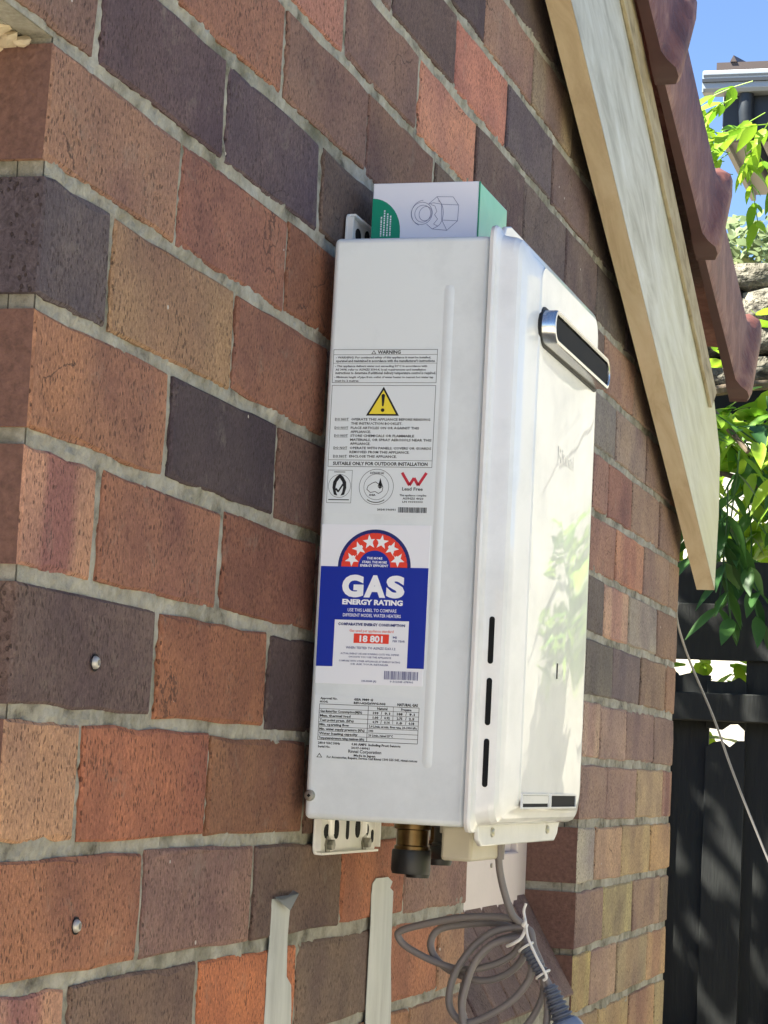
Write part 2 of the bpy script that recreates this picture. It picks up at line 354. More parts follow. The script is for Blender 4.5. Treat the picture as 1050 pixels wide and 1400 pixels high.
M['card'] = simple('white_carton', (240, 240, 246), 0.38)
M['green'] = simple('carton_green', (14, 148, 112), 0.38)
M['pale_green'] = simple('carton_pale_green', (124, 202, 172), 0.4, noise=0.06, nscale=30, bump=0.0006, bscale=50)
M['tape'] = streaky('grey_duct_tape', (150, 150, 144), (178, 179, 172), (196, 197, 190), (1.2, 1, 0.15), 30, 0.42, 0.0003, 90)
M['tape_back'] = simple('tape_fold', (92, 98, 104), 0.35, 0.2)
M['anchor'] = simple('anchor_steel', (190, 186, 176), 0.45, 0.5)
M['putty'] = simple('cream_flaking_putty', (216, 198, 166), 0.8, noise=0.25, nscale=60, bump=0.002, bscale=150)
M['fence'] = streaky('black_green_stain', (12, 13, 11), (18, 20, 17), (30, 32, 27), (1, 3, 0.35), 18, 0.75, 0.0012, 60)
M['wire'] = simple('grey_wire', (150, 146, 140), 0.5)
M['stone'] = simple('sandstone', (150, 143, 126), 0.95, noise=0.85, nscale=14, bump=0.05, bscale=26)
M['stone_shade'] = simple('shaded_wall_core', (26, 28, 24), 0.95, noise=0.5, nscale=10)  # near-black core painted for the shadow below and between the stones
M['bark'] = streaky('grey_bark', (70, 58, 46), (98, 84, 68), (122, 108, 90), (3, 3, 0.5), 12, 0.9, 0.004, 30)
M['leaf'] = leaf_material('fresh_leaf', (104, 150, 36), (166, 196, 58))
M['leaf_shade'] = leaf_material('shaded_leaf', (44, 84, 40), (78, 118, 48))  # darker leaf copy: shadow on the lower leaves put into the colour
M['far_leaf'] = leaf_material('far_leaf', (112, 130, 92), (150, 162, 120))  # distance haze put into the leaf colour
M['steel_roof'] = simple('brown_roof_sheet', (74, 62, 57), 0.5)
M['gutter'] = simple('pale_grey_gutter', (150, 160, 168), 0.4, 0.1)
M['gutter_dark'] = simple('charcoal_trim', (34, 40, 46), 0.5)
M['soffit'] = simple('grey_soffit', (170, 174, 172), 0.7)
M['soil'] = simple('dry_earth', (132, 118, 96), 0.95, noise=0.35, nscale=6, bump=0.01, bscale=30)

# ------------------------------------------------------------------ ground
GZ = -2.0
def sheet(name, x0, x1, y0, y1, z, mat, kind='structure'):
    o = MB().add([(x0, y0, z), (x1, y0, z), (x1, y1, z), (x0, y1, z)], [(0, 1, 2, 3)]).build(name, mat)
    o['kind'] = kind; return o
sheet('ground', -400, 400, -400, 400, GZ, M['soil'])
sheet('path', -12, 4.3, -3.0, 0.0, GZ+0.004, M['concrete'])

# ------------------------------------------------------------------ the brick house
house = empty('brick_house', (0, 0, GZ), 'red and purple brick gable wall under a tiled verge', 'house')
COURSE = 0.086
WEND = 2.567
OPN = [(-0.30, 0.0), (1.187, 1.796)]      # two openings, heads at z = 0, sills at z = -0.774
SILLZ = -0.774
# vertical joints measured row by row (x in mm); row r spans z = 86 r .. 86 (r+1)
PERP = {
 7: [],
 6: [],
 5: [730, 970, 1205, 1445, 1680],
 4: [610, 849, 1089, 1330, 1567, 1800],
 3: [495, 735, 974, 1211, 1457, 1697, 1935],
 2: [120, 358, 595, 840, 1077, 1315, 1559, 1770, 2005],
 1: [-40, 198, 437, 676, 911, 1150, 1385, 1620, 1843, 2080, 2320],
 0: [-410, -170, 69, 311, 548, 785, 1025, 1265, 1500, 1730, 1953, 2210, 2450],
 -1: [228, 472, 712, 952, 1907, 2103, 2351],
 -2: [113, 358, 598, 838, 1078, 1986, 2219, 2463],
 -3: [234, 473, 713, 953, 1914, 2108, 2366],
 -4: [118, 357, 597, 838, 1078, 1997, 2231, 2470],
 -5: [238, 480, 716, 955, 1918, 2128, 2375],
 -6: [115, 356, 596, 836, 1076, 1987, 2229, 2479],
 -7: [237, 474, 714, 929, 1917, 2123, 2378],
 -8: [119, 360, 598, 838, 1075, 1995, 2237, 2484],
 -9: [238, 475, 715, 971, 1917, 2120, 2378],
 -10: [-365, -125, 115, 355, 597, 838, 1078, 1318, 1555, 1770, 1990, 2237, 2471],
 -11: [-245, -5, 235, 475, 715, 960, 1198, 1436, 1675, 1915, 2130, 2375],
}
# colour of the brick whose left end is nearest the given x (sRGB as seen, fourth value = kiln banding)
COL = {
 5: [(730, 95, 80, 78), (970, 100, 84, 80), (1205, 98, 82, 80), (1445, 92, 80, 76)],
 4: [(610, 120, 95, 90), (849, 90, 75, 80), (1089, 150, 115, 102), (1330, 132, 112, 96, .8), (1567, 112, 98, 82)],
 3: [(495, 130, 105, 100), (735, 100, 80, 80), (974, 182, 114, 98), (1211, 102, 90, 98), (1457, 114, 93, 93), (1697, 98, 84, 80)],
 2: [(120, 152, 108, 95), (358, 166, 110, 98), (595, 128, 97, 90), (840, 190, 126, 104), (1077, 104, 84, 84), (1315, 104, 90, 92), (1559, 108, 90, 88), (1770, 96, 86, 82)],
 1: [(-40, 130, 100, 92), (198, 152, 102, 82), (437, 136, 101, 88), (676, 128, 94, 80), (911, 108, 90, 82), (1620, 112, 96, 92), (1843, 156, 120, 102), (2080, 140, 116, 104)],
 0: [(-170, 128, 97, 88), (69, 96, 76, 84), (311, 90, 74, 86), (548, 104, 85, 77), (1730, 126, 120, 120), (1953, 152, 132, 122), (2210, 142, 116, 102)],
 -1: [(0, 152, 112, 92), (228, 148, 97, 80), (472, 132, 84, 64), (1796, 152, 112, 102), (1907, 154, 106, 92), (2103, 152, 124, 108), (2351, 142, 114, 100)],
 -2: [(0, 94, 84, 92), (113, 158, 122, 90, .25), (358, 144, 95, 76), (1796, 158, 116, 102), (1986, 184, 128, 100, .5), (2219, 152, 124, 108), (2463, 147, 120, 102)],
 -3: [(0, 164, 113, 84), (234, 80, 67, 73), (473, 108, 78, 70), (1796, 106, 97, 97), (1914, 178, 138, 120, .7), (2108, 152, 142, 134, .2), (2366, 137, 110, 94)],
 -4: [(0, 170, 118, 98, 1), (118, 154, 102, 80), (357, 134, 84, 66), (1796, 112, 106, 102), (1997, 114, 100, 106), (2231, 142, 118, 100), (2470, 152, 117, 94)],
 -5: [(0, 108, 88, 86), (238, 154, 97, 68), (480, 84, 67, 67), (1796, 170, 140, 128, .4), (1918, 162, 134, 124), (2128, 140, 114, 110), (2375, 142, 117, 107)],
 -6: [(0, 184, 138, 106), (115, 170, 102, 72), (356, 148, 100, 70), (596, 98, 72, 62), (1796, 152, 124, 114), (1987, 157, 127, 117), (2229, 174, 150, 117), (2479, 152, 112, 97, .6)],
 -7: [(0, 168, 110, 80), (237, 141, 107, 100), (474, 115, 92, 84), (714, 168, 102, 72), (929, 154, 118, 103), (1796, 178, 171, 158), (1917, 177, 144, 120), (2123, 172, 147, 107, .3), (2378, 182, 147, 102)],
 -8: [(0, 185, 130, 110, .9), (119, 128, 102, 90), (360, 196, 112, 64), (598, 121, 100, 90), (838, 170, 108, 78), (1075, 172, 128, 97), (1796, 142, 117, 110), (1995, 170, 157, 110), (2237, 157, 130, 110), (2484, 147, 127, 102)],
 -9: [(0, 160, 112, 90), (715, 170, 120, 84), (971, 164, 124, 92), (1796, 172, 150, 97, .4), (1917, 177, 147, 124), (2120, 157, 137, 107, .4), (2378, 168, 133, 98, .6)],
 -10: [(1318, 168, 140, 98), (1555, 172, 146, 100), (1770, 164, 138, 98, .3), (1990, 168, 142, 100, .3), (2237, 170, 132, 98, .5), (2471, 166, 148, 106)],
}
PALETTE = [(150, 105, 85), (140, 95, 78), (160, 112, 88), (100, 82, 84), (128, 98, 90), (165, 130, 105), (118, 95, 88), (170, 108, 78), (92, 78, 84)]

# roof line of the gable: lower edge of the barge board
BO = Vector((1.296, 0, 0.466)); TH = math.atan(0.436)
DS = Vector((math.cos(TH), 0, -math.sin(TH))); DN = Vector((math.sin(TH), 0, math.cos(TH)))
def roofz(x): return 0.466 - 0.436*(x - 1.296)
def slope_pt(s_, t_, y): p = BO + DS*s_ + DN*t_; return (p.x, y, p.z)

# mortar body (the wall itself); joints lie 3-4 mm behind the brick faces
wmb = MB(); MY = 0.0026; WY = 0.108
def raked(x, z):
    """far joints are partly washed out: some upright joints lie deep"""
    r = math.floor(z/COURSE); zz = z - r*COURSE
    if x < 1.0 or zz < 0.009 or zz > COURSE-0.009: return 0.0
    for k in PERP.get(r, []):
        if abs(x - k/1000) < 0.0075: return 0.014 if (k*7+r*3) % 10 < 7 else 0.003
    return 0.0
def mortar_panel(x0, x1, z0, z1, st=0.0055):
    """front of the mortar as a fine uneven grid"""
    nx = max(2, int((x1-x0)/st)); nz = max(2, int((z1-z0)/st))
    vs_, fs_ = [], []
    for j in range(nz+1):
        for i in range(nx+1):
            x = x0 + (x1-x0)*i/nx; z = z0 + (z1-z0)*j/nz
            edge = i in (0, nx) or j in (0, nz)
            zz = z - math.floor(z/COURSE)*COURSE; lim = -0.0002 if (zz < 0.013 or zz > COURSE-0.013) else 0.0021
            y = MY + (0 if edge else random.uniform(-0.0010, 0.0010) + 0.0019*noise.noise((x*34, 3.1, z*40)) + 0.0012*noise.noise((x*90, 7.7, z*90)) + raked(x, z))
            vs_.append((x, max(y, lim), z))
    for j in range(nz):
        for i in range(nx):
            a = j*(nx+1)+i; fs_.append((a, a+1, a+nx+2, a+nx+1))
    wmb.add(vs_, fs_)
e_ = 0.004     # mortar held back from the reveal faces
VX0, VX1 = -0.45, WEND-e_
mortar_panel(VX0, 0-e_ if False else VX1, 0.0, 0.52)
mortar_panel(0+e_, 1.187-e_, SILLZ, 0.0)
mortar_panel(1.796+e_, VX1, SILLZ, 0.0)
mortar_panel(VX0, VX1, -0.95, SILLZ)
# body behind
def body(x0, x1, z0, z1): wmb.box(x0, x1, 0.022, WY, z0, z1)
body(-1.7, -0.30-e_, GZ, 0.0); body(0+e_, 1.187-e_, SILLZ, 0.0); body(1.796+e_, VX1, SILLZ, 0.0)
body(-0.30-e_, VX1, GZ, SILLZ)
for xa, xb, za, zb_ in ((0+e_, 0.03, SILLZ, 0.0), (1.157, 1.187-e_, SILLZ, 0.0), (1.796+e_, 1.83, SILLZ, 0.0), (WEND-0.04, VX1, -0.95, 0.1), (-0.30, 0.03, -0.95, SILLZ)):
    wmb.box(xa, xb, MY+0.0012, 0.021, za, zb_)
wmb.box(-0.45, 0.03, MY+0.0012, 0.021, 0.0, 0.03)
pts = [(-1.7, 0.0), (VX1, 0.0), (VX1, roofz(WEND)+0.12), (-1.7, roofz(-1.7)+0.12)]
wmb.prism(pts, 0.022, WY, 'y')
wall = wmb.build('wall', M['mortar'], house)
JB = 0.0108     # bed joint

def brick_mesh(w, h, d, seed, rough=0.0015):
    """brick body with an uneven arris: 12-point outline, chamfer and sides"""
    rr = random.Random(seed)
    P = []
    hw, hh = w/2, h/2
    base = []
    for i in range(5): base.append((-hw + w*(i + (rr.uniform(-.3, .3) if i else 0))/5, -hh))
    for i in range(2): base.append((hw, -hh + h*i/2))
    for i in range(5): base.append((hw - w*(i + (rr.uniform(-.3, .3) if i else 0))/5, hh))
    for i in range(2): base.append((-hw, hh - h*i/2))
    n = len(base); j = lambda: rr.uniform(-rough, rough)
    outer = [(x + j(), z + j()) for x, z in base]
    ch = 0.0016
    inner = []
    for (x, z) in outer:
        ck = ch*(rr.uniform(1.8, 3.4) if rr.random() < 0.16 else 1.0)
        sx = ck if abs(x) > hw-0.004 else 0; sz = ck if abs(z) > hh-0.004 else 0
        inner.append((x - math.copysign(sx + rr.uniform(0, .0008)*(sx > 0), x), z - math.copysign(sz + rr.uniform(0, .0008)*(sz > 0), z)))
    v = [(x, rr.uniform(-0.0004, 0.0004), z) for x, z in inner] + [(x, 0.0017, z) for x, z in outer] + [(x, d, z) for x, z in outer]
    f = [tuple(range(n))] + [(i, n+i, n+(i+1) % n, (i+1) % n) for i in range(n)] + [(n+i, 2*n+i, 2*n+(i+1) % n, n+(i+1) % n) for i in range(n)]
    f.append(tuple(2*n+i for i in range(n))[::-1])
    me = bpy.data.meshes.new('brick'); me.from_pydata(v, [], f); me.materials.append(M['brick'])
    bm = bmesh.new(); bm.from_mesh(me); bmesh.ops.recalc_face_normals(bm, faces=bm.faces); bm.to_mesh(me); bm.free()
    for p in me.polygons: p.use_smooth = False
    return me
def brick_color(row, x0, rr):
    best = None
    for t in COL.get(row, []):
        dx = abs(t[0]/1000 - x0)
        if dx < 0.03 and (best is None or dx < best[0]): best = (dx, t)
    if best:
        t = best[1]; col = t[1:4]; band = t[4] if len(t) > 4 else 0
    else:
        col = rr.choice(PALETTE); band = 0.6 if rr.random() < 0.12 else 0
    q = lin(col); g_ = 0.3*q[0]+0.55*q[1]+0.15*q[2]; k_ = 0.80
    return tuple((g_ + (v_-g_)*k_)*w_ for v_, w_ in zip(q, (1.29, 1.27, 1.17))) + (1.0 - band,)
def place_brick(x0, x1, z0, z1, row, parent, depth=0.1, y=0.0):
    rr = random.Random(int(x0*1000)*131 + row*7919)
    cx, cz = (x0+x1)/2, (z0+z1)/2
    o = bpy.data.objects.new('brick', brick_mesh(x1-x0, z1-z0, depth, int(x0*1e4)+row*77))
    C.objects.link(o); o.parent = parent
    o.matrix_parent_inverse = parent_inv(parent)
    o.location = (cx, y + rr.uniform(-0.0008, 0.0008), cz)
    o.rotation_euler = (rr.uniform(-.004, .004), rr.uniform(-.003, .003), rr.uniform(-.003, .003))
    o.color = brick_color(row, x0, rr)
    return o
far_rest = MB()
nb = 0
for r in sorted(PERP):
    zb = r*COURSE; z0, z1 = zb + JB/2, zb + COURSE - JB/2
    if r >= 0: spans = [(-0.40, WEND)]
    elif zb + COURSE > SILLZ + 0.05: spans = [(0.0, 1.187), (1.796, WEND)]
    else: spans = [(-0.40, WEND)]
    ks = [k/1000 for k in PERP[r]]
    if not ks: continue
    if r >= 0 and min(ks) > -0.3:
        k = min(ks)-0.24
        while k > -0.4: ks.append(k); k -= 0.24
    if r >= 0 and max(ks) < WEND-0.3:
        k = max(ks)+0.24
        while k < WEND-0.06: ks.append(k); k += 0.24
    for a, b in spans:
        xs = sorted([a] + [k for k in ks if a+0.05 < k < b-0.05] + [b])
        # big hidden gaps still get bricks
        full = [xs[0]]
        for q in xs[1:]:
            gap = q - full[-1]
            if gap > 0.33:
                n = round(gap/0.24); st = full[-1]
                full += [st + gap*i/n for i in range(1, n)]
            full.append(q)
        for i in range(len(full)-1):
            rr = random.Random(int(full[i]*1000)+r*31)
            jl = 0 if full[i] == a else rr.uniform(0.003, 0.0062); jr = 0 if full[i+1] == b else rr.uniform(0.003, 0.0062)
            x0, x1 = full[i]+jl, full[i+1]-jr
            if z0 > roofz((x0+x1)/2) + 0.14: continue
            o = place_brick(x0, x1, z0 + rr.uniform(-.001, .001), z1 + rr.uniform(-.001, .001), r, wall, 0.10)
            o.color = brick_color(r, full[i], rr)
            if full[i] == 1.796 or (full[i] == 0.0 and r in (-1, -3, -4, -6, -7)):      # red-brown ends, darkened in colour for the shade of the reveals
                o.data.materials.append(M['shaded_brick_end'])
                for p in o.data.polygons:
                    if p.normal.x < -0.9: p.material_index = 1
            nb += 1
print('bricks', nb)
# the courses out of the picture below and to the left: one joined part
for r in range(-23, 22):
    zb = r*COURSE; z0, z1 = zb+JB/2, zb+COURSE-JB/2
    x = -1.7 + (0 if r % 2 else -0.12)
    while x < WEND:
        x1 = min(x+0.23, WEND); x = max(x, -1.7)
        vis = (x1 > -0.45 and -11 <= r <= 5)
        hole = (r < 0 and zb+COURSE > SILLZ+.05 and (x1 > -0.30))
        if not vis and not hole and z1 < roofz((x+x1)/2) + 0.05 and x1-x > 0.03:
            far_rest.box(x, x1, 0.0005, 0.05, z0, z1)
        x = x1 + 0.01
fr_ = far_rest.build('outlying_bricks', M['brick'], wall); fr_['kind'] = 'stuff'; fr_.color = (0.24, 0.12, 0.085, 1)

# window: frame, sash, pane, splayed brick sill
def window(x0, x1):
    w = MB()
    w.box(x0, x0+0.06, 0.071, 0.106, -0.66, 0.0); w.box(x1-0.06, x1, 0.071, 0.106, -0.66, 0.0)
    w.box(x0+0.06, x1-0.06, 0.071, 0.106, -0.05, 0.0); w.box(x0+0.06, x1-0.06, 0.068, 0.106, -0.66, -0.556)
    o = w.build('window', M['frame'], house, bevel=0.002)
    q = MB(); q.box(x0+0.06, x0+0.10, 0.080, 0.104, -0.556, -0.05); q.box(x1-0.10, x1-0.06, 0.080, 0.104, -0.556, -0.05)
    q.box(x0+0.10, x1-0.10, 0.080, 0.104, -0.09, -0.05); q.box(x0+0.10, x1-0.10, 0.080, 0.104, -0.556, -0.51)
    q.build('sash', M['frame'], o, bevel=0.0015)
    MB().box(x0+0.10, x1-0.10, 0.090, 0.094, -0.51, -0.09).build('pane', M['glass'], o)
    h = MB().lathe([(0.003, 0), (0.003, 0.002)], Matrix.Translation((x1-0.22, 0.068, -0.57)) @ Matrix.Rotation(R(90), 4, 'X'), 10)
    h.build('screw_hole', M['screw'], o)
    # sill of bricks laid on edge and splayed down and out
    sm = MB(); a = Vector((0, 0.080, -0.600)); b = Vector((0, -0.004, -0.742)); d = (b-a); Ls = d.length; d.normalize(); nrm = Vector((0, -d.z, d.y)); nrm = nrm if nrm.z > 0 else -nrm
    def loc(x, l, t): p = a + d*l + nrm*t; return (x, p.y, p.z)
    sm.prism([(0.106, -0.63), (0.079, -0.612), (0.004, -0.742), (0.004, SILLZ), (0.106, SILLZ)], x0+0.001, x1-0.001, 'x')
    so_ = sm.build('window_sill', M['mortar'], house)
    n = round((x1-x0)/0.0866)
    for i in range(n):
        xa = x0 + (x1-x0)*i/n + 0.0035; xb = x0 + (x1-x0)*(i+1)/n - 0.0035
        rr = random.Random(i*17 + int(x0*100))
        v = []
        for l in (0.004, Ls):
            for t in (-0.05, rr.uniform(-0.001, 0.001)):
                for x in (xa, xb): v.append(Vector(loc(x, l, t)))
        cen = sum(v, Vector())/8
        bmz = MB().add([tuple(p-cen) for p in v], [(0,1,3,2),(4,6,7,5),(0,4,5,1),(2,3,7,6),(0,2,6,4),(1,5,7,3)])
        bo = bmz.build('brick', M['brick'], so_, bevel=0.002, seg=1)
        bo.location = cen
        cc = rr.choice([(124, 104, 98), (132, 111, 105), (114, 97, 94), (138, 115, 103)]); q = lin(cc)
        bo.color = (q[0], q[1], q[2], 1)
    return o
window(*OPN[1])
MB().box(-0.30, 0.0, 0.074, 0.106, SILLZ, 0.0).build('recess_panel', M['frame'], house)

# remaining mass of the house, so that no sun leaks through
hm = MB(); hm.box(-1.6, 2.45, WY+0.004, WY+0.03, GZ, 0.1)
hm.build('inner_wall', M['interior'], house)
sw = MB(); sw.box(WEND-0.11, WEND-0.012, 0.115, 7.0, GZ, 0.02); sw.box(-1.69, -1.6, 0.115, 7.0, GZ, roofz(-1.65)+0.1); sw.build('return_wall', M['brick'], house).color = (0.22, 0.12, 0.085, 1)
rf = MB()
s0, s1 = -3.42, 1.45
v = [slope_pt(s0, .27, 0.2), slope_pt(s1, .27, 0.2), slope_pt(s1, .27, 7), slope_pt(s0, .27, 7), slope_pt(s0, .30, 0.2), slope_pt(s1, .30, 0.2), slope_pt(s1, .30, 7), slope_pt(s0, .30, 7)]
rf.add(v, [(0,1,2,3),(4,5,6,7),(0,1,5,4),(1,2,6,5),(2,3,7,6),(3,0,4,7)])
roof = rf.build('roof', M['tile'], house)

# flaking putty lump under the lintel of the near window, and the bare lintel arris
pm = MB(); rr = random.Random(5)
def shard(c_, r_, n=9, sq=(1, 1, 1)):
    pts_ = []
    for i in range(n):
        u = rr.uniform(-1, 1); a = rr.uniform(0, 6.283); q = math.sqrt(1-u*u)
        pts_.append(Vector((c_[0]+r_*sq[0]*q*math.cos(a), c_[1]+r_*sq[1]*q*math.sin(a), c_[2]+r_*sq[2]*u)))
    bm = bmesh.new()
    for p in pts_: bm.verts.new(p)
    res = bmesh.ops.convex_hull(bm, input=bm.verts)
    bmesh.ops.delete(bm, geom=[g for g in res.get('geom_interior', [])], context='VERTS')
    bm.verts.index_update(); bm.faces.ensure_lookup_table()
    idx = {v_: i for i, v_ in enumerate(bm.verts)}
    out = ([tuple(v_.co) for v_ in bm.verts], [tuple(idx[q] for q in f.verts) for f in bm.faces]); bm.free(); return out
for c_, r_, sq in [((-0.010, 0.044, -0.004), 0.013, (1.3, 1.2, .75)), ((-0.010, 0.030, -0.003), 0.011, (1.2, 1.2, .6)), ((-0.014, 0.056, -0.006), 0.014, (1.6, 1.2, .6)), ((-0.006, 0.020, -0.004), 0.006, (1.2, 1.1, .8)), ((-0.028, 0.040, -0.002), 0.016, (1.6, 1.3, .45)), ((-0.03, 0.066, -0.006), 0.016, (1.6, 1.1, .5))]:
    pm.add(*shard(c_, r_, 12, sq))
pm.build('putty_lump', M['putty'], house, label='broken cream putty under the brick lintel')
# masonry anchors left in two bricks
for x, z in ((0.123, -0.393), (0.1195, -0.567)):
    am = MB().lathe([(0.0044, 0.001), (0.0044, 0.003), (0.0034, 0.0046), (0.0022, 0.005), (0.0022, 0.002), (0.0005, 0.002)], Matrix.Translation((x, 0, z)) @ Matrix.Rotation(R(90), 4, 'X'), 16)
    ao = am.build('wall_anchor', M['anchor'], house, smooth=True, label='small steel masonry anchor set in a brick')
    MB().lathe([(0.0060, 0.0012), (0.0060, 0.0018)], Matrix.Translation((x+0.0015, 0, z)) @ Matrix.Rotation(R(90), 4, 'X'), 16).build('drill_hole', M['slot'], ao)

# barge board, trim, verge tiles
bb = MB()
SB = -3.4
p0 = slope_pt(SB, 0, 0); p1 = slope_pt(SB, 0.238, 0)
out_ = [(p0[0], p0[2]), (2.641, -0.1205), (2.661, 0.016), (2.652, 0.118), (2.565, 0.182+0.012), (p1[0], p1[2])]
n_ = len(out_)
bb.add([(x, -0.050, z) for x, z in out_] + [(x, -0.0205, z) for x, z in out_], [tuple(range(n_)), tuple(range(n_, 2*n_))[::-1]] + [(i, (i+1) % n_, n_+(i+1) % n_, n_+i) for i in range(n_) if i not in (0, 1)])
board = bb.build('barge_board', M['board_face'], house, bevel=0.0015)
be = MB()     # the unpainted lower edge of the same board, 1 mm proud
be.add([(p0[0], -0.0495, p0[2]-0.001), (2.642, -0.0495, -0.1215), (2.642, -0.019, -0.1215), (p0[0], -0.019, p0[2]-0.001),
        (p0[0], -0.0495, p0[2]+0.003), (2.642, -0.0495, -0.1175), (2.642, -0.019, -0.1175), (p0[0], -0.019, p0[2]+0.003)],
       [(0,1,2,3),(4,5,6,7),(0,1,5,4),(1,2,6,5),(2,3,7,6),(3,0,4,7)])
be.build('lower_edge', M['board_edge'], board)
tb = MB(); a = [slope_pt(SB, .205, 0), slope_pt(1.22, .212, 0), slope_pt(1.25, .262, 0), slope_pt(SB, .262, 0)]
tb.prism([(p[0], p[2]) for p in a], -0.0560, -0.0502, 'y'); tb.build('verge_batten', M['trim'], house, bevel=0.001)
def verge_tile(k):
    L_ = 0.455; sA = 0.451 + (k-1)*0.450 - 0.0; t0 = 0.238 + 0.066*max(sA, -1) if k < 9 else 0
    t0 = 0.232 + 0.062*(sA)
    ss = [-0.03, L_-0.075, L_-0.062, L_-0.045, L_-0.025, L_-0.008, L_]
    of = [-0.006, 0.0, 0.008, 0.017, 0.018, 0.012, 0.001]
    v = []; m_ = None
    for q, (sv, o_) in enumerate(zip(ss, of)):
        lift = 0.026*(sv/L_)     # each tile rides up over the one below
        tt0 = t0 + lift - 0.006*(o_ > 0.003); ttop = t0 + lift + 0.168
        sec = [(tt0, -0.063), (tt0, -0.0805-o_), (tt0+0.01, -0.0845-o_), (ttop-0.02, -0.0845-o_), (ttop+o_*1.6-0.005, -0.080-o_), (ttop+o_*2.4, -0.066-o_*.6), (ttop+o_*1.5, -0.03), (ttop-0.006, 0.02), (ttop-0.004, 0.26), (ttop-0.022, 0.26), (ttop-0.024, -0.05), (tt0+.03, -0.063)]
        m_ = len(sec)
        for t, y in sec:
            sh = 0.34*(t-tt0) if q > 0 and y < -0.02 else 0
            v.append(slope_pt(sA + sv + (sh if q > 0 else 0), t, y))
    f = [tuple(range(m_))[::-1], tuple(range((len(ss)-1)*m_, len(ss)*m_))]
    for q in range(len(ss)-1):
        for i in range(m_): f.append((q*m_+i, q*m_+(i+1) % m_, (q+1)*m_+(i+1) % m_, (q+1)*m_+i))
    o = MB().add(v, f).build('verge_tile', M['tile'], roof, smooth=True)
    o.data.materials.append(M['tile_under'])
    for p in o.data.polygons:
        if p.normal.dot(DN) < -0.6 and p.center.y < -0.05: p.material_index = 1
    return o
for k in range(-7, 3): verge_tile(k)

